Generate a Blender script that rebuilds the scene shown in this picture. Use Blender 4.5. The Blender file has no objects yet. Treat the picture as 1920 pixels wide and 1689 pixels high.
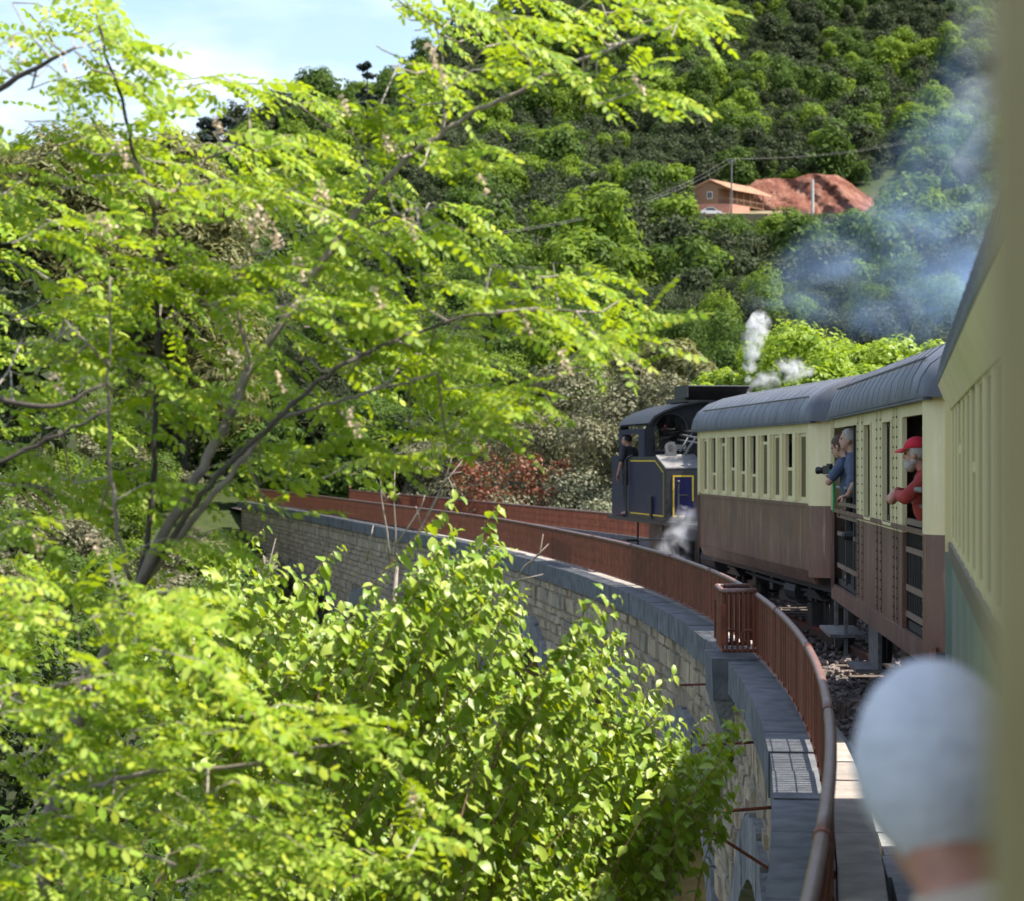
import bpy, math, random
import numpy as np
from mathutils import Vector, Matrix
SC = bpy.context.scene
COL = SC.collection
R = math.radians
rng = np.random.default_rng(11)
random.seed(5)

# ------------------------------------------------------------------ camera, world, sun, exposure
cam_d = bpy.data.cameras.new('camera'); CAM = bpy.data.objects.new('camera', cam_d); COL.objects.link(CAM)
CAM.location = (0, 0, 2.5)
CAM.rotation_euler = (R(90.25), 0, 0)
cam_d.sensor_width = 36.0; cam_d.lens = 75.0
cam_d.clip_start = 0.05; cam_d.clip_end = 6000
cam_d.dof.use_dof = True; cam_d.dof.focus_distance = 19.5; cam_d.dof.aperture_fstop = 3.8
SC.camera = CAM

SUN_EL, SUN_AZ = 58.0, 92.0           # azimuth clockwise from +Y (the viewing direction)
W = bpy.data.worlds.new('World'); SC.world = W; W.use_nodes = True
nt = W.node_tree; nt.nodes.clear()
def wn(t, **k):
    n = nt.nodes.new(t)
    for a, b in k.items(): setattr(n, a, b)
    return n
sky = wn('ShaderNodeTexSky', sky_type='NISHITA', sun_disc=False, sun_elevation=R(SUN_EL), sun_rotation=R(SUN_AZ))
sky.air_density = 1.15; sky.dust_density = 0.9; sky.ozone_density = 1.3
tc = wn('ShaderNodeTexCoord')
mp = wn('ShaderNodeMapping'); mp.inputs['Scale'].default_value = (5.5, 2.0, 15.0); mp.inputs['Location'].default_value = (0.62, 0.0, 0.35)
nz = wn('ShaderNodeTexNoise'); nz.inputs['Scale'].default_value = 1.0; nz.inputs['Detail'].default_value = 8; nz.inputs['Roughness'].default_value = 0.52
rp = wn('ShaderNodeValToRGB'); rp.color_ramp.elements[0].position = 0.40; rp.color_ramp.elements[1].position = 0.64
rp.color_ramp.elements[0].color = (0.0, 0.0, 0.0, 1); rp.color_ramp.elements[1].color = (1, 1, 1, 1)
nz2 = wn('ShaderNodeTexNoise'); nz2.inputs['Scale'].default_value = 2.6; nz2.inputs['Detail'].default_value = 5
cr = wn('ShaderNodeValToRGB'); cr.color_ramp.elements[0].position = 0.38; cr.color_ramp.elements[1].position = 0.62
cr.color_ramp.elements[0].color = (3.0, 3.8, 5.4, 1); cr.color_ramp.elements[1].color = (5.6, 6.0, 6.7, 1)
mx = wn('ShaderNodeMix', data_type='RGBA')
bg = wn('ShaderNodeBackground'); bg.inputs['Strength'].default_value = 0.098
ow = wn('ShaderNodeOutputWorld')
L = nt.links.new
L(tc.outputs['Generated'], mp.inputs['Vector']); L(mp.outputs['Vector'], nz.inputs['Vector']); L(mp.outputs['Vector'], nz2.inputs['Vector'])
L(nz.outputs['Fac'], rp.inputs['Fac']); L(nz2.outputs['Fac'], cr.inputs['Fac'])
L(rp.outputs['Color'], mx.inputs['Factor']); L(sky.outputs['Color'], mx.inputs['A']); L(cr.outputs['Color'], mx.inputs['B'])
L(mx.outputs['Result'], bg.inputs['Color']); L(bg.outputs['Background'], ow.inputs['Surface'])

sd = bpy.data.lights.new('sun', 'SUN'); sd.energy = 4.8; sd.angle = R(0.55); sd.color = (1.0, 0.93, 0.81)
SUN = bpy.data.objects.new('sun', sd); COL.objects.link(SUN)
tosun = Vector((math.sin(R(SUN_AZ))*math.cos(R(SUN_EL)), math.cos(R(SUN_AZ))*math.cos(R(SUN_EL)), math.sin(R(SUN_EL))))
SUN.rotation_euler = tosun.to_track_quat('Z', 'Y').to_euler(); SUN.location = (30, 10, 60)

vs = SC.view_settings
vs.view_transform = 'Standard'; vs.look = 'None'; vs.gamma = 1.0; vs.use_curve_mapping = False
vs.exposure = 1.3
cy = SC.cycles
cy.max_bounces = 8; cy.diffuse_bounces = 3; cy.glossy_bounces = 3; cy.transmission_bounces = 4
cy.transparent_max_bounces = 10; cy.volume_bounces = 1; cy.caustics_reflective = False; cy.caustics_refractive = False
cy.use_denoising = True; cy.sample_clamp_indirect = 6.0
cy.volume_step_rate = 1.5; cy.volume_max_steps = 96

# ------------------------------------------------------------------ helpers
F_PX = 4000.0
def P(px, py, Y):
    """world point seen at photo pixel (px,py) at depth Y"""
    return np.array([(px-960.0)*Y/F_PX, Y, 2.5+(862.0-py)*Y/F_PX])

class MB:
    def __init__(s): s.v = []; s.f = []; s.m = []; s.n = 0
    def add(s, V, F, m=0):
        V = np.asarray(V, float).reshape(-1, 3)
        s.v.append(V); s.f += [tuple(int(i)+s.n for i in f) for f in F]; s.m += [m]*len(F); s.n += len(V)
    def box(s, c, size, rot=None, m=0, taper=1.0):
        hx, hy, hz = size[0]/2, size[1]/2, size[2]/2
        V = np.array([(x*(taper if z > 0 else 1), y*(taper if z > 0 else 1), z) for z in (-hz, hz) for x, y in ((-hx,-hy),(hx,-hy),(hx,hy),(-hx,hy))])
        if rot is not None: V = V @ np.array(rot).T
        s.add(V+np.array(c), [(3,2,1,0),(4,5,6,7),(0,1,5,4),(1,2,6,5),(2,3,7,6),(3,0,4,7)], m)
    def hexa(s, V, m=0):
        s.add(V, [(3,2,1,0),(4,5,6,7),(0,1,5,4),(1,2,6,5),(2,3,7,6),(3,0,4,7)], m)
    def b2(s, lo, hi, m=0):
        lo = np.array(lo, float); hi = np.array(hi, float); s.box((lo+hi)/2, hi-lo, m=m)
    def tube(s, pts, rad, n=8, m=0, cap=True):
        pts = np.asarray(pts, float); k = len(pts)
        rad = np.full(k, rad, float) if np.isscalar(rad) else np.asarray(rad, float)
        T = np.gradient(pts, axis=0) if k > 2 else np.repeat((pts[1]-pts[0])[None], 2, 0)
        T /= np.linalg.norm(T, axis=1)[:, None]+1e-12
        u = np.cross(T[0], (0,0,1.0)); 
        if np.linalg.norm(u) < 1e-3: u = np.cross(T[0], (1.0,0,0))
        u /= np.linalg.norm(u); V = []
        a = np.arange(n)*2*math.pi/n
        for i in range(k):
            u = u-T[i]*np.dot(u, T[i]); u /= np.linalg.norm(u)+1e-12; w = np.cross(T[i], u)
            V.append(pts[i]+rad[i]*(np.cos(a)[:,None]*u+np.sin(a)[:,None]*w))
        F = [(i*n+j, i*n+(j+1)%n, (i+1)*n+(j+1)%n, (i+1)*n+j) for i in range(k-1) for j in range(n)]
        if cap: F += [tuple(range(n-1,-1,-1)), tuple((k-1)*n+j for j in range(n))]
        s.add(np.concatenate(V), F, m)
    def cyl(s, p0, p1, r0, r1=None, n=16, m=0):
        s.tube([p0, p1], [r0, r0 if r1 is None else r1], n, m)
    def lathe(s, prof, c=(0,0,0), n=20, axis='z', m=0):
        k = len(prof); a = np.arange(n)*2*math.pi/n; V = []
        for r, h in prof:
            x, y, z = r*np.cos(a), r*np.sin(a), np.full(n, h)
            V.append(np.stack({'z':(x,y,z),'y':(x,z,-y),'x':(z,x,y)}[axis], 1))
        F = [(i*n+j, i*n+(j+1)%n, (i+1)*n+(j+1)%n, (i+1)*n+j) for i in range(k-1) for j in range(n)]
        if prof[0][0] > 1e-4: F.append(tuple(range(n-1,-1,-1)))
        if prof[-1][0] > 1e-4: F.append(tuple((k-1)*n+j for j in range(n)))
        s.add(np.concatenate(V)+np.array(c), F, m)
    def prism(s, A, B, m=0):
        """two matching polygons (list of 3d points) joined"""
        k = len(A)
        s.add(list(A)+list(B), [tuple(range(k-1,-1,-1)), tuple(range(k,2*k))]+[(i,(i+1)%k,k+(i+1)%k,k+i) for i in range(k)], m)
    def sphere(s, c, r, n=12, k=8, m=0):
        r = np.array([r]*3 if np.isscalar(r) else r, float); V = [(0,0,-1)]
        for i in range(1, k):
            t = math.pi*i/k-math.pi/2
            V += [(math.cos(t)*math.cos(2*math.pi*j/n), math.cos(t)*math.sin(2*math.pi*j/n), math.sin(t)) for j in range(n)]
        V.append((0,0,1)); F = [(0, 1+(j+1)%n, 1+j) for j in range(n)]
        F += [(1+i*n+j, 1+i*n+(j+1)%n, 1+(i+1)*n+(j+1)%n, 1+(i+1)*n+j) for i in range(k-2) for j in range(n)]
        F += [(1+(k-2)*n+j, 1+(k-2)*n+(j+1)%n, len(V)-1) for j in range(n)]
        s.add(np.array(V)*r+np.array(c), F, m)
    def mesh(s, name, mats, smooth=False):
        me = bpy.data.meshes.new(name)
        V = np.concatenate(s.v) if s.v else np.zeros((0,3))
        me.from_pydata(V.tolist(), [], s.f)
        for mt in (mats if isinstance(mats, (list, tuple)) else [mats]): me.materials.append(mt)
        if any(s.m): me.polygons.foreach_set('material_index', s.m)
        if smooth: me.polygons.foreach_set('use_smooth', [True]*len(me.polygons))
        me.update(); return me
    def build(s, name, mats, parent=None, smooth=False, label=None, kind=None, loc=None):
        return link(name, s.mesh(name, mats, smooth), parent, label, kind, loc)

def link(name, data, parent=None, label=None, kind=None, loc=None):
    o = bpy.data.objects.new(name, data); COL.objects.link(o)
    if parent is not None: o.parent = parent
    if loc is not None: o.location = loc
    if label: o['label'] = label
    if kind: o['kind'] = kind
    return o
def thing(name, label, cat, loc=(0,0,0), rz=0.0, group=None, kind=None):
    o = bpy.data.objects.new(name, None); COL.objects.link(o)
    o.location = loc; o.rotation_euler = (0,0,rz); o.empty_display_size = .2
    return tag(o, label, cat, group, kind)
def tag(o, label=None, cat=None, group=None, kind=None):
    if label: o['label'] = label
    if cat: o['category'] = cat
    if group: o['group'] = group
    if kind: o['kind'] = kind
    return o
def fast_mesh(name, V, F, mats, smooth=False, mi=None):
    """V (n,3), F list of uniform (m,k) int array"""
    me = bpy.data.meshes.new(name); V = np.ascontiguousarray(V, np.float32); F = np.ascontiguousarray(F, np.int32)
    me.vertices.add(len(V)); me.vertices.foreach_set('co', V.ravel())
    me.loops.add(F.size); me.loops.foreach_set('vertex_index', F.ravel())
    me.polygons.add(len(F)); me.polygons.foreach_set('loop_start', np.arange(0, F.size, F.shape[1], dtype=np.int32))
    for m in (mats if isinstance(mats, (list, tuple)) else [mats]): me.materials.append(m)
    if mi is not None: me.polygons.foreach_set('material_index', np.ascontiguousarray(mi, np.int32))
    if smooth: me.polygons.foreach_set('use_smooth', np.ones(len(F), bool))
    me.update(calc_edges=True); me.validate(); return me

# ------------------------------------------------------------------ materials
class NT:
    def __init__(s, name):
        s.mat = bpy.data.materials.new(name); s.mat.use_nodes = True; s.t = s.mat.node_tree; s.t.nodes.clear()
        s.out = s.n('ShaderNodeOutputMaterial')
    def n(s, t, **k):
        nd = s.t.nodes.new(t)
        for a, b in k.items(): setattr(nd, a, b)
        return nd
    def l(s, a, b): s.t.links.new(a, b)
    def noise(s, scale, detail=5, rough=.55, vec=None, stretch=None):
        tc = s.n('ShaderNodeTexCoord'); v = tc.outputs['Object']
        if stretch is not None:
            mp = s.n('ShaderNodeMapping'); mp.inputs['Scale'].default_value = stretch; s.l(v, mp.inputs['Vector']); v = mp.outputs['Vector']
        nz = s.n('ShaderNodeTexNoise'); nz.inputs['Scale'].default_value = scale; nz.inputs['Detail'].default_value = detail; nz.inputs['Roughness'].default_value = rough
        s.l(v, nz.inputs['Vector']); return nz.outputs['Fac']
    def ramp(s, fac, stops):
        r = s.n('ShaderNodeValToRGB'); e = r.color_ramp.elements
        e[0].position, e[0].color = stops[0][0], (*stops[0][1], 1); e[1].position, e[1].color = stops[-1][0], (*stops[-1][1], 1)
        for p, c in stops[1:-1]: q = e.new(p); q.color = (*c, 1)
        s.l(fac, r.inputs['Fac']); return r.outputs['Color']
    def mix(s, fac, a, b, bt='MIX'):
        m = s.n('ShaderNodeMix', data_type='RGBA', blend_type=bt)
        for sock, val in (('Factor', fac), ('A', a), ('B', b)):
            if hasattr(val, 'is_linked'): s.l(val, m.inputs[sock])
            elif sock == 'Factor': m.inputs[0].default_value = val
            else: m.inputs[sock].default_value = (*val, 1)
        return m.outputs['Result']
    def math(s, op, a, b=0.0):
        m = s.n('ShaderNodeMath', operation=op)
        for i, val in enumerate((a, b)):
            if hasattr(val, 'is_linked'): s.l(val, m.inputs[i])
            else: m.inputs[i].default_value = val
        return m.outputs[0]
    def island(s):
        g = s.n('ShaderNodeNewGeometry'); o = s.n('ShaderNodeObjectInfo')
        return s.math('FRACT', s.math('ADD', g.outputs['Random Per Island'], o.outputs['Random']))
    def bsdf(s, col, rough=.6, metal=0.0, spec=.5, bump=None, bd=.02, bs=1.0, coat=0.0):
        b = s.n('ShaderNodeBsdfPrincipled')
        if hasattr(col, 'is_linked'): s.l(col, b.inputs['Base Color'])
        else: b.inputs['Base Color'].default_value = (*col, 1)
        if hasattr(rough, 'is_linked'): s.l(rough, b.inputs['Roughness'])
        else: b.inputs['Roughness'].default_value = rough
        b.inputs['Metallic'].default_value = metal; b.inputs['Specular IOR Level'].default_value = spec
        b.inputs['Coat Weight'].default_value = coat
        if bump is not None:
            bn = s.n('ShaderNodeBump'); bn.inputs['Distance'].default_value = bd; bn.inputs['Strength'].default_value = bs
            s.l(bump, bn.inputs['Height']); s.l(bn.outputs['Normal'], b.inputs['Normal'])
        return b
    def done(s, b): s.l(b.outputs[0], s.out.inputs['Surface']); return s.mat

def simple(name, c0, c1=None, rough=.6, scale=6.0, metal=0.0, spec=.5, stretch=None, bump=0.0, bscale=None, isl=0.0, coat=0.0):
    t = NT(name); c1 = c1 or tuple(x*.75 for x in c0)
    f = t.noise(scale, stretch=stretch); col = t.ramp(f, [(.35, c1), (.65, c0)])
    if isl: col = t.mix(isl, col, t.ramp(t.island(), [(0, (.0,.0,.0)), (1, (1,1,1))]), 'OVERLAY')
    bp = t.noise(bscale or scale*4, 6) if bump else None
    return t.done(t.bsdf(col, rough, metal, spec, bp, bump, 1.0, coat))

def leafmat(name, cols, trans, tcol, rough=.5, patch=None, spec=.35):
    t = NT(name); f = t.island(); k = len(cols)
    col = t.ramp(f, [(i/(k-1), c) for i, c in enumerate(cols)])
    if patch: col = t.mix(t.math('MULTIPLY', t.noise(patch, 3), .6), col, tuple(c*.6 for c in cols[0]))
    b = t.bsdf(col, rough, 0, spec)
    tr = t.n('ShaderNodeBsdfTranslucent'); t.l(t.mix(f, tcol, tuple(c*.75 for c in tcol)), tr.inputs['Color'])
    m = t.n('ShaderNodeMixShader'); m.inputs[0].default_value = trans
    t.l(b.outputs[0], m.inputs[1]); t.l(tr.outputs[0], m.inputs[2]); return t.done(m)

def glassmat(name, tint, refl=.12, rough=.03):
    t = NT(name); tr = t.n('ShaderNodeBsdfTransparent'); tr.inputs['Color'].default_value = (*tint, 1)
    g = t.n('ShaderNodeBsdfGlossy'); g.inputs['Roughness'].default_value = rough
    fr = t.n('ShaderNodeFresnel'); fr.inputs['IOR'].default_value = 1.5
    m = t.n('ShaderNodeMixShader'); t.l(t.math('ADD', fr.outputs[0], refl), m.inputs[0]); t.l(tr.outputs[0], m.inputs[1]); t.l(g.outputs[0], m.inputs[2])
    return t.done(m)

def stain(name, base, streak, dark, rough=.35, sc=3.0):
    """painted steel with vertical run marks and grime"""
    t = NT(name)
    f1 = t.noise(sc, 6, .6, stretch=(6, 6, .35)); f2 = t.noise(1.3, 4); f3 = t.noise(9, 6, .6, stretch=(3,3,.6))
    col = t.ramp(f1, [(.40, base), (.54, base), (.66, streak)])
    col = t.mix(t.ramp(f2, [(.4,(0,0,0)),(.7,(.8,.8,.8))]), col, dark)
    col = t.mix(t.ramp(f3, [(.6,(0,0,0)),(.75,(.4,.4,.4))]), col, streak)
    rg = t.math('ADD', t.math('MULTIPLY', f2, .3), rough-.12)
    return t.done(t.bsdf(col, rg, 0, .5, t.noise(2.2, 3), .008, 1.0))

M = {}
M['cream'] = stain('cream_paint', (.70,.61,.35), (.76,.68,.45), (.62,.53,.29), .46)
M['brown'] = stain('brown_paint', (.155,.080,.056), (.34,.215,.165), (.10,.052,.038), .42)
M['teal'] = stain('teal_paint', (.17,.22,.19), (.28,.30,.24), (.11,.155,.145), .35)
M['shadedcream'] = simple('shaded_cream_paint', (.46,.39,.19), (.38,.31,.15), .55)  # cream paint of the open door, its shade put into the colour
M['belt'] = simple('belt_paint', (.16,.13,.10), (.10,.08,.06), .45)
M['roof'] = stain('roof_canvas', (.105,.115,.14), (.15,.16,.185), (.075,.082,.10), .48, 2.0)
M['black'] = simple('black_iron', (.018,.018,.02), (.035,.033,.032), .5, 9)
M['soot'] = simple('sooty_black', (.012,.013,.016), (.022,.022,.024), .52, 5, 0, .3)
M['navy'] = simple('navy_paint', (.006,.010,.075), (.020,.018,.075), .30, 1.6, 0, .35, (3,3,.4))
M['yellow'] = simple('yellow_line', (.72,.50,.035), (.62,.42,.03), .5, 20)
M['red'] = simple('red_paint', (.55,.03,.03), (.40,.02,.02), .45)
M['steel'] = simple('worn_steel', (.32,.31,.30), (.22,.20,.19), .38, 9, .7)
M['greyiron'] = simple('grey_iron', (.22,.215,.21), (.13,.12,.115), .6, 12)
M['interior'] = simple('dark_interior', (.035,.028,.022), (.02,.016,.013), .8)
M['seat'] = simple('seat_cloth', (.10,.05,.03), (.06,.03,.02), .8)
M['wood'] = simple('worn_wood', (.22,.15,.11), (.15,.10,.07), .6, 8, stretch=(1,6,6))
M['glass'] = glassmat('window_glass', (.62,.66,.60), .07)
M['rust'] = simple('rusty_iron', (.215,.060,.026), (.12,.036,.019), .62, 7, .0, .4, bump=.003, bscale=60, isl=.22)
M['rail_pipe'] = simple('rusty_handrail', (.20,.105,.085), (.13,.06,.05), .38, 14, .0, .6, bump=.002, bscale=50)
M['railsteel'] = simple('rusty_rail', (.17,.085,.055), (.10,.05,.035), .6, 9)
M['railtop'] = simple('polished_rail', (.42,.41,.40), (.3,.29,.28), .25, 9, .9)
M['sleeper'] = simple('old_timber', (.11,.085,.07), (.065,.05,.04), .85, 5, stretch=(1,5,5), bump=.01)
t = NT('stone_block')
c = t.ramp(t.island(), [(0,(.42,.335,.235)),(.2,(.54,.44,.315)),(.4,(.34,.29,.225)),(.6,(.48,.37,.25)),(.8,(.41,.355,.285)),(1,(.58,.45,.30))])
c = t.mix(t.ramp(t.noise(3.2, 7, .65), [(.46,(0,0,0)),(.72,(.7,.7,.7))]), c, (.15,.125,.10))
c = t.mix(t.ramp(t.noise(1.1, 4, .5, stretch=(1,1,.25)), [(.5,(0,0,0)),(.72,(.55,.55,.55))]), c, (.20,.145,.10))
M['stone'] = t.done(t.bsdf(c, .9, 0, .2, t.noise(14, 8, .7), .05, 1.0))
M['mortar'] = simple('mortar', (.30,.235,.165), (.18,.14,.10), .95, 6, bump=.03, bscale=20)
M['soffit'] = simple('arch_soffit', (.42,.31,.14), (.30,.21,.10), .9, 2.5, bump=.03, bscale=14)
M['coping'] = simple('coping_stone', (.145,.15,.16), (.075,.08,.09), .85, 4.5, bump=.012, bscale=24, isl=.12)
M['vouss'] = simple('ring_stone', (.24,.235,.235), (.14,.14,.145), .9, 7, bump=.03, bscale=22, isl=.18)
M['slab'] = simple('concrete_slab', (.31,.275,.245), (.22,.195,.175), .9, 5, bump=.008, bscale=30, isl=.15)
M['kerb'] = simple('pale_kerb', (.31,.315,.32), (.20,.205,.21), .85, 5, bump=.01, bscale=26, isl=.12)
M['bedding'] = simple('ballast_bed', (.10,.085,.075), (.055,.045,.04), .95, 3.0, bump=.05, bscale=9)
M['ballast'] = simple('ballast_stone', (.29,.235,.215), (.15,.12,.115), .9, 10, isl=.35)
t = NT('hill_earth')
c = t.ramp(t.noise(.05, 8, .6), [(.35,(.028,.042,.014)),(.55,(.045,.06,.02)),(.78,(.08,.068,.034))])
M['earth'] = t.done(t.bsdf(c, .95, 0, .1, t.noise(.6, 8), .6, 1.0))
t = NT('red_cutting')
c = t.ramp(t.noise(.35, 9, .7, stretch=(1,1,.35)), [(.3,(.10,.038,.028)),(.5,(.24,.10,.07)),(.72,(.42,.26,.19))])
M['redearth'] = t.done(t.bsdf(c, .95, 0, .1, t.noise(.9, 9, .7, stretch=(1,1,.4)), 1.2, 1.0))
M['bark'] = simple('grey_bark', (.27,.225,.185), (.15,.12,.10), .85, 14, stretch=(1,1,.4), bump=.006, bscale=60)
M['darkbark'] = simple('dark_bark', (.085,.065,.055), (.045,.035,.03), .85, 14, bump=.004, bscale=60)
M['twig'] = simple('reddish_twig', (.34,.20,.135), (.24,.14,.10), .7, 20)
M['greytwig'] = simple('pale_twig', (.34,.29,.26), (.22,.18,.16), .8, 20)
M['robinia'] = leafmat('robinia_leaf', [(.125,.21,.010),(.20,.325,.020),(.34,.44,.075),(.36,.40,.018)], .38, (.51,.65,.018), .5, None, .22)
M['shrubleaf'] = leafmat('shrub_leaf', [(.115,.215,.012),(.22,.34,.022),(.38,.46,.085),(.16,.27,.014)], .34, (.50,.62,.015), .42, None, .45)
M['flower'] = leafmat('blossom', [(.62,.47,.33),(.74,.62,.45),(.70,.52,.36)], .3, (.7,.55,.4), .7)
M['oak'] = leafmat('dark_oak_leaf', [(.028,.040,.017),(.040,.053,.025),(.056,.064,.035),(.038,.058,.02)], .15, (.09,.13,.035), .6, None, .08)
M['lime'] = leafmat('bright_leaf', [(.085,.145,.015),(.12,.19,.022),(.16,.225,.03)], .32, (.27,.38,.03), .6, None, .08)
M['mid'] = leafmat('mid_green_leaf', [(.042,.076,.015),(.060,.105,.02),(.085,.13,.028)], .24, (.14,.23,.03), .6, None, .08)
M['olive'] = leafmat('olive_leaf', [(.10,.10,.05),(.14,.138,.068),(.17,.165,.09),(.085,.10,.042)], .2, (.22,.2,.1), .6)
M['sage'] = leafmat('sage_leaf', [(.12,.135,.075),(.16,.17,.10),(.20,.20,.13)], .2, (.24,.25,.12), .6)
M['rusty'] = leafmat('rust_red_leaf', [(.17,.05,.024),(.22,.075,.035),(.13,.045,.025),(.12,.10,.05)], .2, (.4,.1,.03), .6)
M['vivid'] = leafmat('vivid_leaf', [(.17,.27,.02),(.22,.33,.022),(.28,.36,.03)], .40, (.42,.56,.03), .5)
M['pine'] = leafmat('pine_needle', [(.11,.12,.04),(.16,.165,.055),(.23,.21,.085)], .3, (.32,.32,.09), .6)
M['bluepine'] = leafmat('dark_pine_needle', [(.008,.018,.014),(.014,.026,.02),(.02,.034,.024)], .1, (.03,.05,.03), .7)
M['skin'] = simple('skin', (.50,.29,.21), (.44,.245,.175), .55, 30)
M['skin2'] = simple('ruddy_skin', (.46,.235,.165), (.38,.18,.125), .55, 30)
M['redcap'] = simple('red_cotton', (.60,.018,.045), (.50,.014,.035), .8, 40)
M['redshirt'] = simple('brick_red_cloth', (.36,.045,.035), (.27,.032,.028), .85, 12, bump=.008, bscale=14)
M['greybeard'] = simple('grey_beard', (.50,.47,.43), (.34,.31,.28), .9, 60, bump=.006, bscale=120)
M['greyhair'] = simple('pale_grey_hair', (.64,.65,.70), (.54,.55,.61), .9, 16, stretch=(1,1,4), bump=.006, bscale=50)
M['brownhair'] = simple('short_brown_hair', (.11,.07,.045), (.07,.045,.03), .85, 60)
M['blackcloth'] = simple('black_cloth', (.015,.015,.018), (.024,.024,.028), .85, 12)
M['bluecloth'] = simple('blue_cloth', (.09,.12,.20), (.06,.08,.14), .85, 12)
M['brightblue'] = simple('bright_blue_cloth', (.02,.10,.32), (.015,.07,.24), .8, 12)
M['beigecloth'] = simple('beige_cloth', (.52,.44,.33), (.44,.36,.27), .85, 12)
M['green_strap'] = simple('green_strap', (.02,.42,.12), (.015,.34,.09), .6)
M['plastic'] = simple('black_plastic', (.012,.012,.014), (.02,.02,.022), .35, 20)
M['eye'] = simple('eye_dark', (.03,.02,.015), None, .2)
M['lip'] = simple('lip', (.36,.14,.11), None, .5)
# ------------------------------------------------------------------ the curve of the viaduct (plan), terrain
KY = np.array([-12,-6,0,3,6.77,9.56,11.52,13.63,15.3,17.4,20.5,23.9,26.4,29.0,31.8,34.4,38.6,44.5,50.9,57.7,63.6,73.7,90.3,107.7,125,150])
KX = np.array([-2.75,-1.5,-.40,.22,.956,1.44,1.73,1.99,2.17,2.34,2.51,2.59,2.56,2.45,2.28,2.06,1.55,.72,-.30,-1.68,-3.08,-5.33,-9.1,-13.35,-17.9,-25])
_yy = np.arange(-12, 150, .1)
_xx = np.interp(_yy, KY, KX)
for _ in range(4):
    k_ = np.ones(25)/25; _p = np.concatenate([_xx[0]+(_xx[1]-_xx[0])*np.arange(-12,0), _xx, _xx[-1]+(_xx[-1]-_xx[-2])*np.arange(1,13)])
    _xx = np.convolve(_p, k_, 'valid')
_s = np.concatenate([[0], np.cumsum(np.hypot(np.diff(_xx), np.diff(_yy)))])
_tx = np.gradient(_xx, _s); _ty = np.gradient(_yy, _s)
def s_at(Y): return float(np.interp(Y, _yy, _s))
def y_at(s): return float(np.interp(s, _s, _yy))
def pth(s, off=0.0, z=0.0):
    x, y, tx, ty = (np.interp(s, _s, a) for a in (_xx, _yy, _tx, _ty))
    return np.array([x+ty*off, y-tx*off, z])
def frame(s):
    tx, ty = np.interp(s, _s, _tx), np.interp(s, _s, _ty); n = math.hypot(tx, ty); tx /= n; ty /= n
    return np.array([[ty, tx, 0], [-tx, ty, 0], [0, 0, 1.0]])   # columns: right, forward, up
def track_off(s):
    return float(np.interp(y_at(s), [0,12,16,25,40,60,110], [.85,.78,.9,1.12,1.45,1.45,1.45]))+1.45
def right_off(s): return track_off(s)+2.35
S0, S1 = s_at(-10), s_at(108.5)

GZ_Y = np.array([-80,0,40,60,80,100,110,130,160,200,250,300,400,500,600,700,800,900,1300])
GZ_Z = np.array([-11,-11,-11,-9,-5,-1.6,-.9,1.2,6.5,12.5,20.5,29,48,74,107,149,196,240,330.])
CAP_T = np.array([-1700,-1200,-960,-610,-400,-270,-100,0,200,500,900])
CAP_E = np.array([500,515,530,568,625,672,760,835,1010,1300,1600.])
_ge = (GZ_Z-2.5)*F_PX/np.maximum(GZ_Y, 1)
def ground_z(X, Y):
    X = np.asarray(X, float); Y = np.asarray(Y, float)
    z = np.interp(Y, GZ_Y, GZ_Z)
    t = X/np.maximum(Y, 60)*F_PX
    cap = np.interp(t, CAP_T, CAP_E)
    yc = np.interp(cap, _ge[7:], GZ_Y[7:])
    zc = np.interp(yc, GZ_Y, GZ_Z)
    z = np.where(Y > yc, zc+.02*(Y-yc), z)
    z = z+np.where(Y > 130, np.clip((Y-130)/200, 0, 1)*(2.2*np.sin(X*.055+Y*.02)+1.5*np.sin(Y*.07-X*.031+1)), 0)
    # the slope left of the line rises again into a bank beyond the viaduct's end
    z = z+np.where(Y < 140, 6.5*np.clip((-X-6-np.maximum(0,(60-Y))*.5)/22, 0, 1)*np.clip((Y-55)/40, 0, 1)*np.clip((140-Y)/20,0,1)*np.clip((-X-np.interp(Y,[0,107,150],[-1,17,29]))/6,0,1), 0)
    return z
def build_ground():
    ys = np.concatenate([np.arange(-80,60,5), np.arange(60,200,4), np.arange(200,700,8), np.arange(700,1400,40)])
    us = np.concatenate([np.arange(-1,-.25,.05), np.arange(-.25,.25,.008), np.arange(.25,1.01,.05)])
    wdt = 90+ys*1.0
    X = us[None]*np.maximum(wdt[:,None], 90); Y = np.repeat(ys[:,None], len(us), 1)
    Z = ground_z(X, Y)
    n, m = X.shape; i = np.arange(n*m).reshape(n, m)
    F = np.stack([i[:-1,:-1], i[:-1,1:], i[1:,1:], i[1:,:-1]], -1).reshape(-1, 4)
    tag(link('hillside', fast_mesh('hillside', np.stack([X,Y,Z],-1).reshape(-1,3), F, M['earth'], True)), 'wooded valley floor and hillside', None, None, 'structure')
build_ground()

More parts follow.
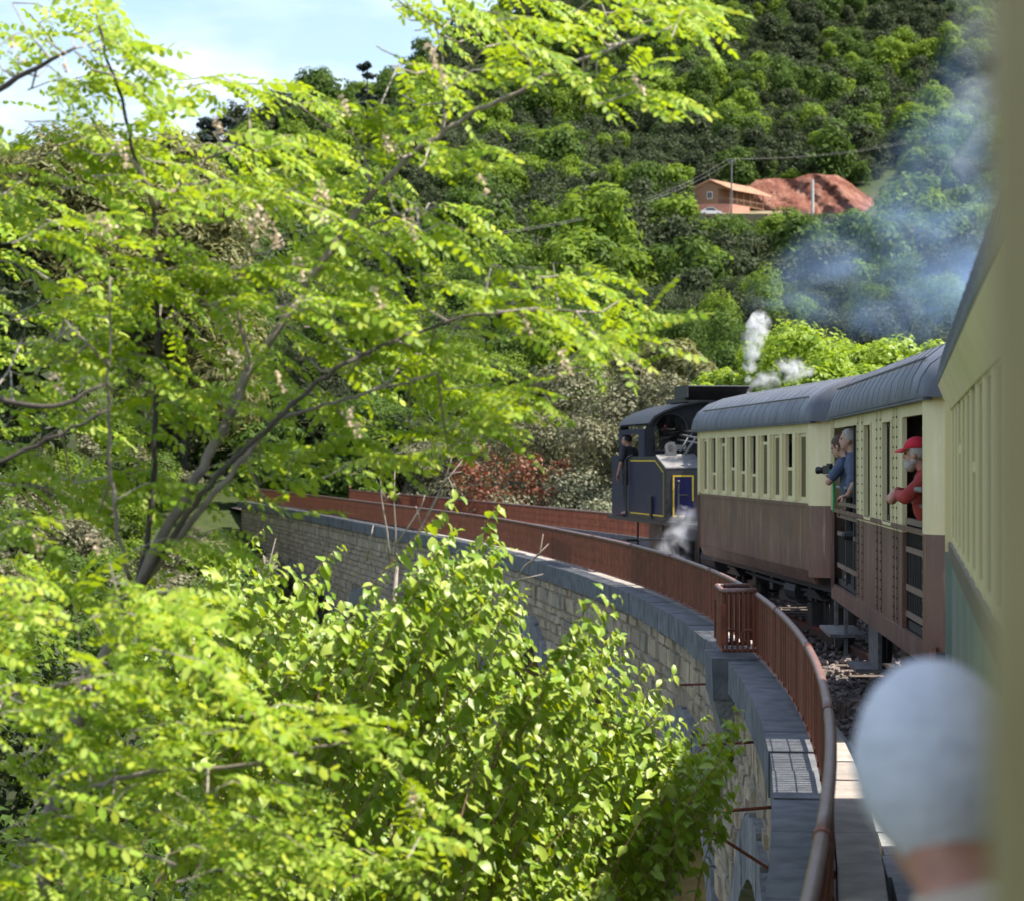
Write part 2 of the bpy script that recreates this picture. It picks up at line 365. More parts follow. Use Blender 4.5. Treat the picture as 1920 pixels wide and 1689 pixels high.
# ------------------------------------------------------------------ viaduct
VI = thing('stone_viaduct', 'curved grey stone arch viaduct carrying the railway round to the left', 'viaduct')
ARC_Y = [1.3, 10.2, 19.1, 27.9, 36.6, 45.4, 54.2, 63, 72, 81, 90, 99]
ARC_S = [s_at(y) for y in ARC_Y]; ZC, RI, RO = -4.95, 3.65, 4.2
ZCA = {s: (ZC if y < 50 else (ZC-.35 if y < 60 else ZC-1.05)) for s, y in zip(ARC_S, ARC_Y)}
FACE = -.20                                            # wall plane, measured from the handrail (negative = outward)
def build_viaduct():
    mb = MB(); ss = sorted(set(list(np.arange(S0, S1, .4))+[S1]+[c+d for c in ARC_S for d in (-RI-.001, -RI+.001, RI-.001, RI+.001)]+[c+RI*math.sin(a) for c in ARC_S for a in np.linspace(-1.56,1.56,19)]))
    ss = [s for s in ss if S0 <= s <= S1]
    def low(s):
        for c in ARC_S:
            if abs(s-c) < RI: return ZCA[c]+math.sqrt(RI*RI-(s-c)**2), True
        return -14.0, False
    for a, b in zip(ss[:-1], ss[1:]):
        za, ia = low(a); zb, ib = low(b)
        if b-a < .01: continue
        if not (low((a+b)/2)[1]): za = zb = -14.0; 
        ra, rb = right_off(a)+.25, right_off(b)+.25
        A0, A1, B0, B1 = pth(a,FACE,za), pth(a,FACE,.10), pth(b,FACE,zb), pth(b,FACE,.10)
        C0, C1, D0, D1 = pth(a,ra,za), pth(a,ra,.10), pth(b,rb,zb), pth(b,rb,.10)
        mb.add([A0,B0,B1,A1], [(3,2,1,0)], 0); mb.add([C0,D0,D1,C1], [(0,1,2,3)], 0)
        if low((a+b)/2)[1]: mb.add([A0,B0,D0,C0], [(0,1,2,3)], 1)
    for c in ARC_S:
        for sg in (-1, 1):
            s = c+sg*RI
            if S0 < s < S1:
                V = [pth(s,FACE,-14), pth(s,FACE,ZCA[c]), pth(s,right_off(s)+.25,ZCA[c]), pth(s,right_off(s)+.25,-14)]
                mb.add(V, [(0,1,2,3)], 1)
    mb.build('wall_core', [M['mortar'], M['soffit']], VI)
    # ring stones of the arches
    for c in ARC_S[1:]:
        n = 22
        for k in range(n):
            a0, a1 = math.pi*(k+.04)/n, math.pi*(k+.96)/n
            if math.sin((a0+a1)/2) < .28: continue
            ro = RO+random.uniform(-.04,.07)
            V = []
            for off in (FACE-.07-random.uniform(0,.02), FACE+.35):
                for (r, a) in ((RI-.012,a0),(RI-.012,a1),(ro,a1),(ro,a0)):
                    V.append(pth(c-r*math.cos(a), off, ZCA[c]+r*math.sin(a)))
            q = MB(); q.hexa(V); q.build('ring_stone', M['vouss'], VI)
    # coursed face stones
    lst = []; z = .06
    while z > -6.5:
        h = random.uniform(.15,.30); s = s_at(5.5)+random.uniform(0,.4)
        while s < s_at(107.5):
            l = random.uniform(.22,.70); zc = z-h/2; sc = s+l/2
            if not any((sc-c)**2+(zc-ZCA[c])**2 < (RO+.17)**2 and zc > ZCA[c]-.3 or (abs(sc-c) < RI+.1 and zc <= ZCA[c]) for c in ARC_S):
                g = .007; V = []; pr = random.uniform(.010,.06)
                for off, e in ((FACE-pr, .02), (FACE+.06, 0)):
                    for (u, w) in ((s+g+e, z-h+g+e), (s+l-g-e, z-h+g+e), (s+l-g-e, z-g-e), (s+g+e, z-g-e)):
                        V.append(pth(u+random.uniform(-.018,.018), off+random.uniform(-.014,.014)*(e > 0), w+random.uniform(-.016,.016)))
                y = y_at(sc); vis = 1/max(y,1)*(1.0 if (zc > (-.1-y*.085) ) else .2)
                lst.append((vis, V))
            s += l
        z -= h
    lst.sort(key=lambda q: -q[0])
    rest = MB()
    for i, (_, V) in enumerate(lst):
        if i < 300: q = MB(); q.hexa(V); q.build('wall_stone', M['stone'], VI)
        else: rest.hexa(V)
    rest.build('wall_stones', M['stone'], VI, kind='stuff')
    # coping slabs (outer ledge), inner walkway slabs, pale kerb stones
    def slabs(name, mat, s0, s1, o0, o1, z0, z1, lo, hi, jit):
        s = s0
        while s < s1:
            l = random.uniform(lo, hi); V = []; dz = random.uniform(-jit, jit); do = random.uniform(-jit, jit)
            g = .006
            for zz in (z0, z1+dz):
                for (u, o) in ((s+g,o0+do),(s+l-g,o0+do),(s+l-g,o1),(s+g,o1)): V.append(pth(u,o,zz))
            V = np.array(V)[[0,3,2,1,4,7,6,5]]
            q = MB(); q.hexa(V); q.build(name, mat, VI); s += l
    slabs('coping_slab', M['coping'], s_at(4), S1, -.31, .025, .09, .42, .85, 1.25, .009)
    slabs('walkway_slab', M['slab'], s_at(4), s_at(62), .03, .27, .02, .40, .7, 1.3, .01)
    slabs('kerb_stone', M['kerb'], s_at(4), s_at(32), .36, .50, -.25, .10, .5, .95, .016)
    slabs('far_coping_slab', M['coping'], s_at(44), S1, 0, 0, 0, 0, 9e9, 9e9, 0) if False else None
    q = MB()
    for s in np.arange(s_at(4), S1, 1.0):
        V = [pth(u, right_off(u)+d, z) for z in (.0,.42) for u, d in ((s,-.25),(s,.35),(s+.99,.35),(s+.99,-.25))]
        q.hexa(V)
    q.build('far_parapet', M['coping'], VI)
    # deck
    ss = np.arange(S0, S1+30, 1.0); V = []; 
    for s in ss:
        r = right_off(s)-.2
        V += [pth(s,.28,-.10), pth(s,.9,-.02), pth(s,(r+.6)/2+.3,-.01), pth(s,r,-.04)]
    F = [(4*i+j,4*i+j+1,4*i+j+5,4*i+j+4) for i in range(len(ss)-1) for j in range(3)]
    q = MB(); q.add(V, F); tag(q.build('track_bed', M['bedding'], None, True), 'dark ballast bed of the railway track', None, None, 'structure')
    # refuge corbel under the balcony
    sr = s_at(22.6); A = frame(sr)
    def lp(x, y, z): return pth(sr, 0, 0)+A@np.array([x, y, 0])+np.array([0,0,z])
    q = MB(); V = [lp(x,y,z) for z, o in ((.43,-.78),(.05,-.78)) for x, y in ((-.05,-1.0),(o,-1.0),(o,1.0),(-.05,1.0))]
    V = [lp(*p) for p in ((-.46,-.52,.02),(-.2,-.52,.02),(-.2,.52,.02),(-.46,.52,.02),(-.48,-.54,.45),(-.0,-.54,.45),(-.0,.54,.45),(-.48,.54,.45))]
    q.hexa(V); q.build('refuge_platform', M['coping'], VI)
    q = MB()
    q.hexa([lp(*p) for p in ((-.24,-.4,-.7),(-.18,-.4,-.7),(-.18,.4,-.7),(-.24,.4,-.7),(-.46,-.5,.018),(-.15,-.5,.018),(-.15,.5,.018),(-.46,.5,.018))])
    q.build('refuge_corbel', M['vouss'], VI)
    for (px, py, Y, l, dz, n) in ((1275,1283,23.4,1.0,0,0),(1310,1396,18.4,.62,0,1),(1335,1521,15.4,.55,0,1),(1318,1548,16.2,.9,-.75,1)):
        p = P(px, py, Y); e = p+np.array([l, .25, dz*l*.9]); q = MB(); q.cyl(p, e, .014, n=6); q.build('iron_bar', M['rust'], VI)
    return sr, A, lp
SR, AR, LP = build_viaduct()

# ------------------------------------------------------------------ railings
def build_railing(name, label, off, s0, s1, gap, zt, individual, pitch):
    rt = thing(name, label, 'railing')
    zb, z0 = zt-.60, zt-.54
    segs = [(s0, gap[0]), (gap[1], s1)] if gap else [(s0, s1)]
    for (a, b) in segs:
        s = a
        while s < b-.05:
            e = min(s+4.0, b); us = np.linspace(s, e, 9)
            q = MB(); q.tube([pth(u, off(u), zt) for u in us], .03, 10); hr = q.build('handrail', M['rail_pipe'], rt, True)
            if individual and e < s_at(40):
                q = MB(); p = pth(e, off(e), zt); d = frame(e)[:,1]; q.tube([p-d*.03, p+d*.03], .036, 10); q.build('joint_collar', M['rust'], rt)
            q = MB(); q.tube([pth(u, off(u), zb) for u in us], .018, 4); q.build('bottom_rail', M['rust'], rt)
            q = MB(); q.tube([pth(u, off(u)+.012, zt-.2) for u in us], .006, 4); q.tube([pth(u, off(u)+.012, zt-.4) for u in us], .006, 4); q.build('cross_wire', M['rust'], rt)
            s = e
    pm = MB(); pm.box((0,0,(z0+zb)/2-.005), (.045,.05,zb-z0+.02)); pme = pm.mesh('foot', M['rust'])
    bm = MB(); bm.box((0,0,(zt+zb)/2), (.020,.042,zt-zb)); bme = bm.mesh('bar', M['rust'])
    tops = MB(); rest = MB(); feet = MB(); bars = []
    for (a, b) in segs:
        for s in np.arange(a+.03, b, pitch): bars.append(s)
        for s in np.arange(a+.1, b, .62):
            if individual and s < s_at(45): o = link('foot', pme, rt, loc=pth(s, off(s))); o.rotation_euler = (0,0,math.atan2(frame(s)[1,0], frame(s)[0,0]))
            else: feet.box(pth(s, off(s), (z0+zb)/2), (.045,.05,zb-z0), frame(s))
        q = MB(); q.box(pth(a, off(a), (zt+z0)/2), (.06,.06,zt-z0), frame(a)); q.build('post', M['rust'], rt)
        q = MB(); q.box(pth(b, off(b), (zt+z0)/2+(.05 if b > s_at(90) else 0)), (.06,.06,zt-z0+(.1 if b > s_at(90) else 0)), frame(b))
        if b > s_at(90): q.sphere(pth(b, off(b), zt+.14), .07)
        q.build('post', M['rust'], rt)
    if feet.n: feet.build('feet', M['rust'], rt, kind='stuff')
    for i, s in enumerate(bars):
        a = frame(s)
        if individual and i < 290:
            o = link('bar', bme, rt, loc=pth(s, off(s)+random.uniform(-.003,.003))); o.rotation_euler = (0,0,math.atan2(a[1,0], a[0,0])+random.uniform(-.05,.05))
        else: rest.box(pth(s, off(s), (zt+zb)/2), (.02,.044,zt-zb), a)
    rest.build('bars', M['rust'], rt, kind='stuff')
    return rt
RL = build_railing('iron_railing', 'rusty iron railing on the outer edge of the viaduct, nearest the bushes', lambda s: 0.0, s_at(4), s_at(107.7), (SR-.42, SR+.42), 1.10, True, .078)
build_railing('iron_railing', 'rusty iron railing along the far side of the viaduct, behind the locomotive', lambda s: right_off(s)-.15, s_at(38), s_at(107.0), None, .98, False, .11)
def refuge_cage():
    q = MB(); zt, zb = 1.14, .52
    c = [(-.35,-.42), (-.35,  .42)]
    q2 = MB(); q2.tube([LP(0,-.42,zt), LP(-.35,-.42,zt), LP(-.35,.42,zt), LP(0,.42,zt)], .03, 8); q2.build('refuge_handrail', M['rail_pipe'], RL, True)
    for (x, y) in c:
        q2 = MB(); q2.box(LP(x,y,.79), (.06,.06,  .42), AR); q2.build('refuge_post', M['rust'], RL)
    q2 = MB(); q2.tube([LP(0,-.42,zb), LP(-.35,-.42,zb), LP(-.35,.42,zb), LP(0,.42,zb)], .018, 4); q2.build('refuge_bottom_rail', M['rust'], RL)
    bm = MB(); bm.box((0,0,.82), (.022,.040,.62)); bme = bm.mesh('refuge_bar', M['rust'])
    pts = [(-.35,y) for y in np.arange(-.39,.40,.055)]+[(x,sg*  .42) for sg in (-1,1) for x in np.arange(-.31,-.02,.055)]
    for (x, y) in pts: link('refuge_bar', bme, RL, loc=LP(x,y,0)).rotation_euler = (0,0,math.atan2(AR[1,0],AR[0,0]))
    for sg in (-1, 1):   # scrolls at the foot of the end panel
        q2 = MB(); a = np.linspace(0, 4.6, 18)
        q2.tube([LP(-.18+sg*.08+.10*math.cos(t)*(1-t/8)*sg, -.44, .66+.10*math.sin(t)*(1-t/8)) for t in a], .011, 5); q2.build('scroll', M['rust'], RL)
refuge_cage()

# ------------------------------------------------------------------ track
TR = thing('railway_track', 'single curved railway track with rusty rails on the viaduct deck', 'track')
def build_track():
    prof = [(-.065,-.0),(-.065,.015),(-.012,.03),(-.012,.10),(-.036,.11),(-.036,.145),(.036,.145),(.036,.11),(.012,.10),(.012,.03),(.065,.015),(.065,0)]
    for d in (-.7535, .7535):
        ss = np.arange(S0, S1+25, .8); q = MB(); n = len(prof)
        V = [pth(s, track_off(s)+d+x, z-.145+.13) for s in ss for x, z in prof]
        F = [(i*n+j, (i+1)*n+j, (i+1)*n+(j+1)%n, i*n+(j+1)%n) for i in range(len(ss)-1) for j in range(n)]
        q.add(V, F); q.m = [1 if (k % n) == 5 else 0 for k in range(len(F))]
        q.build('rail', [M['railsteel'], M['railtop']], TR)
    sm = MB(); sm.box((0,0,-.035), (2.5,.24,.12)); sme = sm.mesh('sleeper', M['sleeper'])
    for s in np.arange(s_at(6), s_at(118), .62):
        a = frame(s); o = link('sleeper', sme, TR, loc=pth(s, track_off(s))); o.rotation_euler = (0,0,math.atan2(a[1,0],a[0,0])+random.uniform(-.02,.02))
        ch = MB()
build_track()

def scatter(name, pts, yaw, tilt, scl, variants, parent=None, label=None):
    """one object: a point cloud whose geometry nodes put one of the variant meshes at each point"""
    me = bpy.data.meshes.new(name); me.from_pydata(np.asarray(pts).tolist(), [], [])
    rot = np.stack([tilt*np.cos(yaw*3), tilt*np.sin(yaw*3), yaw], 1).astype(np.float32)
    a = me.attributes.new('rot', 'FLOAT_VECTOR', 'POINT'); a.data.foreach_set('vector', rot.ravel())
    s3 = np.asarray(scl, np.float32); s3 = np.repeat(s3[:,None], 3, 1) if s3.ndim == 1 else s3
    a = me.attributes.new('scl', 'FLOAT_VECTOR', 'POINT'); a.data.foreach_set('vector', s3.astype(np.float32).ravel())
    a = me.attributes.new('pick', 'INT', 'POINT'); a.data.foreach_set('value', rng.integers(0, len(variants), len(pts)).astype(np.int32))
    o = link(name, me, parent, label, 'stuff')
    g = bpy.data.node_groups.new(name+'_spread', 'GeometryNodeTree')
    g.interface.new_socket('Geometry', in_out='INPUT', socket_type='NodeSocketGeometry'); g.interface.new_socket('Geometry', in_out='OUTPUT', socket_type='NodeSocketGeometry')
    gi = g.nodes.new('NodeGroupInput'); go = g.nodes.new('NodeGroupOutput'); g2i = g.nodes.new('GeometryNodeGeometryToInstance')
    for v in variants:
        oi = g.nodes.new('GeometryNodeObjectInfo'); oi.inputs['Object'].default_value = v; oi.inputs['As Instance'].default_value = False
        g.links.new(oi.outputs['Geometry'], g2i.inputs[0])
    iop = g.nodes.new('GeometryNodeInstanceOnPoints'); iop.inputs['Pick Instance'].default_value = True
    def attr(nm, dt):
        n = g.nodes.new('GeometryNodeInputNamedAttribute'); n.data_type = dt; n.inputs['Name'].default_value = nm
        return [q for q in n.outputs if q.enabled and q.name == 'Attribute'][0]
    e2r = g.nodes.new('FunctionNodeEulerToRotation')
    g.links.new(attr('rot','FLOAT_VECTOR'), e2r.inputs[0]); g.links.new(e2r.outputs[0], iop.inputs['Rotation'])
    g.links.new(attr('scl','FLOAT_VECTOR'), iop.inputs['Scale']); g.links.new(attr('pick','INT'), iop.inputs['Instance Index'])
    g.links.new(gi.outputs[0], iop.inputs['Points']); g.links.new(g2i.outputs[0], iop.inputs['Instance']); g.links.new(iop.outputs[0], go.inputs[0])
    md = o.modifiers.new('spread', 'NODES'); md.node_group = g
    return o
def proto(name, me): return bpy.data.objects.new(name, me)     # never linked: only a source of geometry

def build_ballast():
    vs = []
    for k in range(6):
        q = MB(); q.sphere((0,0,0), (.5,.42,.34), 6, 4); me = q.mesh('stone', M['ballast'])
        for v in me.vertices: v.co *= 1+random.uniform(-.28,.25)
        vs.append(proto('stone', me))
    pts, sc = [], []
    for s in np.arange(s_at(6.5), s_at(60), .02):
        y = y_at(s); n = 6 if y < 22 else (4 if y < 34 else 2)
        for _ in range(n):
            hi = track_off(s)+2.0 if y > 24 else track_off(s)+1.0
            o = random.uniform(.53, hi); pts.append(pth(s, o, random.uniform(-.06,.02)+(.03 if .8<o<3.5 else -.02))); sc.append(random.uniform(.045,.10))
        if random.random() < .5: pts.append(pth(s, random.uniform(.28,.36), random.uniform(-.10,.02))); sc.append(random.uniform(.03,.07))
    pts = np.array(pts)
    scatter('ballast', pts, rng.uniform(0,6.28,len(pts)), rng.uniform(0,1.2,len(pts)), np.array(sc), vs, None, 'grey brown ballast stones around the track')
build_ballast()

def verge_grass():
    g = np.random.default_rng(8); V = []; F = []
    def tuft(c, n, h, w, spread):
        for _ in range(n):
            a = g.uniform(0,6.28); b = np.array(c)+np.array([g.normal(0,spread),g.normal(0,spread),0]); hh = h*g.uniform(.4,1.1); d = np.array([math.cos(a),math.sin(a),0])*hh*g.uniform(.2,.7); s = np.array([-math.sin(a),math.cos(a),0])*w
            k = len(V); V.extend([b-s, b+s, b+d*.4+np.array([0,0,hh*.7])+s*.7, b+d*.4+np.array([0,0,hh*.7])-s*.7, b+d+np.array([0,0,hh])+s*.1, b+d+np.array([0,0,hh])-s*.1]); F.extend([(k,k+1,k+2,k+3),(k+3,k+2,k+4,k+5)])
    for s in np.arange(s_at(12), s_at(34), .16):
        if vnoise0(s) > -.2:
            tuft(pth(s, g.uniform(.56,.95), -.02), 12, .17, .004, .05)
    for s in np.arange(s_at(10), s_at(14), .12): tuft(pth(s, g.uniform(.28,.35), -.03), 6, .07, .004, .03)
    m = leafmat('dry_weed', [(.16,.09,.085),(.22,.14,.11),(.13,.12,.05),(.26,.19,.12)], .2, (.3,.2,.14), .8)
    link('dry_grass', fast_mesh('dry_grass', np.array(V), np.array(F), m), None, 'dry purplish weeds growing between the kerb stones and the rail', 'stuff')
    V.clear(); F.clear()
    for k in range(26): tuft(pth(s_at(8.6)+g.normal(0,.12), g.uniform(.05,.2), .40), 9, .05, .0035, .025)
    m2 = leafmat('moss_green', [(.06,.12,.02),(.10,.17,.03)], .2, (.2,.3,.04), .8)
    link('moss_tuft', fast_mesh('moss_tuft', np.array(V), np.array(F), m2), None, 'small green tuft growing on the walkway slabs', 'stuff')
def vnoise0(s): return math.sin(s*1.9)+math.sin(s*.83+1)*.7
verge_grass()
# ------------------------------------------------------------------ carriages
CW = 1.45
ROOFP = [(-1.53,2.965),(-1.535,3.0),(-1.505,3.14),(-1.43,3.27),(-1.27,3.395),(-1.0,3.50),(-.6,3.585),(0,3.62)]
ROOFP = ROOFP+[(-x,z) for x, z in ROOFP[-2::-1]]
def wall_strip(q, line, z0, z1, th=.04, m=0):
    """thin upright wall along a plan polyline; th goes to the right of the walking direction"""
    line = np.array(line, float); t = np.gradient(line, axis=0); t /= np.linalg.norm(t, axis=1)[:,None]
    nrm = np.stack([t[:,1], -t[:,0]], 1); inn = line+nrm*th
    for i in range(len(line)-1):
        a, b, c, d = line[i], line[i+1], inn[i+1], inn[i]
        q.hexa([(*p, z) for z in (z0, z1) for p in (a, d, c, b)], m)
def end_line(L, near, w=CW, rc=.26):
    a = np.linspace(0, math.pi/2, 6)
    lft = [(-w+rc-rc*math.cos(t), rc-rc*math.sin(t)) for t in a]; rgt = [(-x, y) for x, y in lft[::-1]]
    ln = lft+rgt
    ln = [(x, y) for x, y in ln]
    if not near: ln = [(-x, L-y) for x, y in ln]
    return ln
def make_coach(name, label, origin, theta, L, side, upper, lower, roof_end=0.0, group='carriages of the train', cornice=False):
    c = thing(name, label, 'carriage', (origin[0], origin[1], 0), -R(theta), group)
    zb, zw, ze = 1.0, 1.94, 2.97; rc = .26
    # left side is built by side(); right side: a plain wall with windows
    q = MB(); q.b2((CW-.04, rc, zb), (CW, L-rc, zw)); q.build('side_panel', lower, c)
    n = max(3, int((L-.9)/.74)); p = (L-2*rc)/n; q = MB()
    q.b2((CW-.04, rc, zw), (CW, L-rc, zw+.06)); q.b2((CW-.04, rc, 2.82), (CW, L-rc, ze))
    for k in range(n+1): y = rc+k*p; q.b2((CW-.041, max(rc,y-.15), zw+.06), (CW-.001, min(L-rc,y+.15), 2.82))
    q.build('window_pillars', upper, c)
    for near in (True, False):
        ln = end_line(L, near)
        q = MB(); wall_strip(q, ln, zb+.06, zw, -.04 if False else .04, 0); q.build('lower_end_panel', lower, c)
        q = MB(); wall_strip(q, ln, zw, ze, .04, 0); q.build('end_panel', upper, c)
        y = .0 if near else L; sg = -1 if near else 1
        q = MB(); q.box((0, y+sg*.02, 2.05), (.74,.03,1.8)); dr = q.build('end_door', lower, c)
        for x in (-.85,.85):
            q = MB(); q.cyl((x, y+sg*.0, 1.03), (x, y+sg*.36, 1.03), .075, n=10); q.lathe([(.0,0),(.16,.0),(.19,.03),(.16,.05),(0,.05)], (x, y+sg*.36, 1.03), 14, 'y'); q.build('buffer', M['black'], c)
        q = MB(); q.tube([(0,y+sg*.05,1.0),(0,y+sg*.3,.96),(0,y+sg*.45,.86)], .04, 6); q.build('coupling', M['black'], c)
    # molding between the two colours, cant rail
    q = MB(); q.b2((-CW-.012, rc, zw-.022), (-CW-.001, L-rc, zw+.022)); q.build('waist_moulding', lower, c)
    # roof
    V = []; ys = np.linspace(-.10, L+.10, 2+int(L/.5)); npf = len(ROOFP)
    for y in ys:
        e = roof_end*max(0, 1-min(y+.1, L+.1-y)/.55)
        V += [(x*(1-e*.02), y, z-(z-2.965)*e*.38) for x, z in ROOFP]
    F = [(i*npf+j, i*npf+j+1, (i+1)*npf+j+1, (i+1)*npf+j) for i in range(len(ys)-1) for j in range(npf-1)]
    F += [tuple(range(npf-1,-1,-1)), tuple((len(ys)-1)*npf+j for j in range(npf))]
    q = MB(); q.add(V, F); rf = q.build('roof', M['roof'], c, True)
    q = MB()
    for y in np.arange(.25, L-.1, .46):
        e = roof_end*max(0, 1-min(y+.1, L+.1-y)/.55)
        q.tube([(x, y, z-(z-2.965)*e*.38+.001) for x, z in ROOFP[1:-1]], .0042, 5)
    q.build('roof_ribs', M['roof'], rf)
    q = MB(); q.tube([(-1.435, y, 3.285-(3.285-2.965)*.38*roof_end*max(0,1-min(y+.1,L+.1-y)/.55)) for y in np.linspace(.5, L-.5, 30)], .010, 5); q.build('roof_seam', M['roof'], rf)
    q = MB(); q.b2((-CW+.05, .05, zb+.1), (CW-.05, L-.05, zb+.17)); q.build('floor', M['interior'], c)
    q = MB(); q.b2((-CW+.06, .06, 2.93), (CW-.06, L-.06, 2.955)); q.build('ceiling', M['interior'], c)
    if cornice:
        q = MB(); q.prism([(-1.528,.0,2.962),(-1.445,.0,2.962),(-1.445,.0,2.80),(-1.462,.0,2.80)], [(-1.528,L,2.962),(-1.445,L,2.962),(-1.445,L,2.80),(-1.462,L,2.80)]); q.build('cornice', upper, c)
    else:
        q = MB(); q.b2((-1.525,.0,2.945),(-1.452,L,2.962)); q.build('eave_board', M['roof'], c)
    # underframe
    q = MB(); q.b2((-1.2,.05,.86), (-1.08,L-.05,1.07)); q.b2((1.08,.05,.86), (1.2,L-.05,1.07)); q.build('sole_bar', M['black'], c)
    for yw in ([1.6, L-1.6] if L < 11 else [1.6, 3.6, L-3.6, L-1.6]):
        q = MB()
        for x in (-.75,.75):
            q.lathe([(.06,-.07),(.44,-.07),(.46,-.05),(.46,.05),(.49,.06),(.49,.075),(.06,.075)] if x < 0 else [(.06,-.075),(.49,-.075),(.49,-.06),(.46,-.05),(.46,.07),(.06,.07)], (x, yw, .49), 24, 'x')
        q.cyl((-.8,yw,.49), (.8,yw,.49), .06); q.build('wheelset', M['black'], c)
        q = MB(); q.box((-1.08, yw, .50), (.2,.26,.3)); q.box((-1.02, yw-.26, .66), (.05,.12,.5)); q.box((-1.02, yw+.26, .66), (.05,.12,.5)); q.build('axle_box', M['black'], c)
        q = MB()
        for k in range(5): q.box((-1.1, yw, .72+k*.022), (.09, 1.15-.2*k, .018))
        q.build('leaf_spring', M['black'], c)
    q = MB()
    for y in np.arange(1.0, L-.6, 1.3): q.b2((-1.0,y,.62), (-.3,y+.25,.9))
    q.b2((-.9,L*.5-.8,.5), (.6,L*.5+.5,.84)); q.cyl((-.95,L*.5-1.6,.72), (-.95,L*.5-.9,.72), .17, n=12); q.tube([(-1.0,.4,.78),(-1.02,L*.4,.74),(-1.0,L-.4,.78)], .025, 6)
    q.build('underframe_gear', M['black'], c)
    side(c, L, upper, lower)
    return c
def window(c, y0, y1, z0, z1, level, x=-CW, fm=None, recess=.028):
    """sash window: frame is the part, pane the sub-part; level = how far it is let down (0 shut)"""
    fm = fm or M['cream']; xo = x+recess; q = MB(); t = .028
    zt = z1-(z1-z0)*level
    q.b2((xo, y0, z0), (xo+.025, y1, z0+.05)); q.b2((xo, y0, zt-.04), (xo+.025, y1, zt))
    q.b2((xo+.001, y0, z0+.05), (xo+.024, y0+t, zt-.04)); q.b2((xo+.001, y1-t, z0+.05), (xo+.024, y1, zt-.04))
    w = q.build('window', fm, c)
    q = MB(); q.b2((xo+.009, y0+t, z0+.05), (xo+.014, y1-t, zt-.04)); q.build('pane', M['glass'], w)
    return w
def windowed_side(levels, rc=.26, proud=.03, recess=.028, belt=None):
    def f(c, L, upper, lower):
        n = len(levels); p = (L-2*rc-.2)/n; zw = 1.94
        q = MB(); q.b2((-CW, rc, 1.13), (-CW+.04, L-rc, zw)); q.build('side_panel', lower, c)
        q = MB(); q.hexa([(-CW+.06,rc,.97),(-CW+.10,rc,.97),(-CW+.10,L-rc,.97),(-CW+.06,L-rc,.97),(-CW-.008,rc,1.128),(-CW+.04,rc,1.128),(-CW+.04,L-rc,1.128),(-CW-.008,L-rc,1.128)]); q.build('skirt_panel', lower, c)
        q = MB(); q.b2((-CW, rc, zw), (-CW+.05, L-rc, 1.985)); q.build('sill_board', upper, c)
        q = MB(); q.b2((-CW, rc, 2.83), (-CW+.05, L-rc, 2.97)); q.build('cant_rail', upper, c)
        q = MB(); q.b2((-CW-.014, rc, 2.925), (-CW-.002, L-rc, 2.955)); q.build('gutter', upper, c)
        pw = p*.36; pm = MB(); pm.b2((-CW+min(.001,recess-.002), -pw/2, 1.985), (-CW+.05, pw/2, 2.83)); pm.b2((-CW-proud, -pw*.30, 1.985), (-CW, pw*.30, 2.84)); pme = pm.mesh('window_post', upper)
        for k in range(n+1): link('window_post', pme, c, loc=(0, rc+.1+k*p, 0))
        for k, lv in enumerate(levels): window(c, rc+.1+k*p+pw/2, rc+.1+(k+1)*p-pw/2, 1.987, 2.828, lv, recess=recess)
        if belt:
            q = MB(); q.b2((-CW-.02, rc, 1.90), (-CW-.0005, L-rc, 2.0)); q.build('belt_rail', belt, c)
        q = MB()      # benches seen through the glass
        for k in range(int(L/1.5)):
            y = .9+k*1.5
            for x in (-.85,.85): q.b2((x-.5,y,1.17),(x+.5,y+.45,1.6)); q.b2((x-.5,y+.2,1.6),(x+.5,y+.26,2.25))
        q.build('bench_seats', M['seat'], c)
    return f
def rivets(c, pts, mat, r=.011):
    q = MB()
    for p in pts: q.sphere(p, r, 5, 3)
    q.build('rivets', mat, c, kind='stuff')
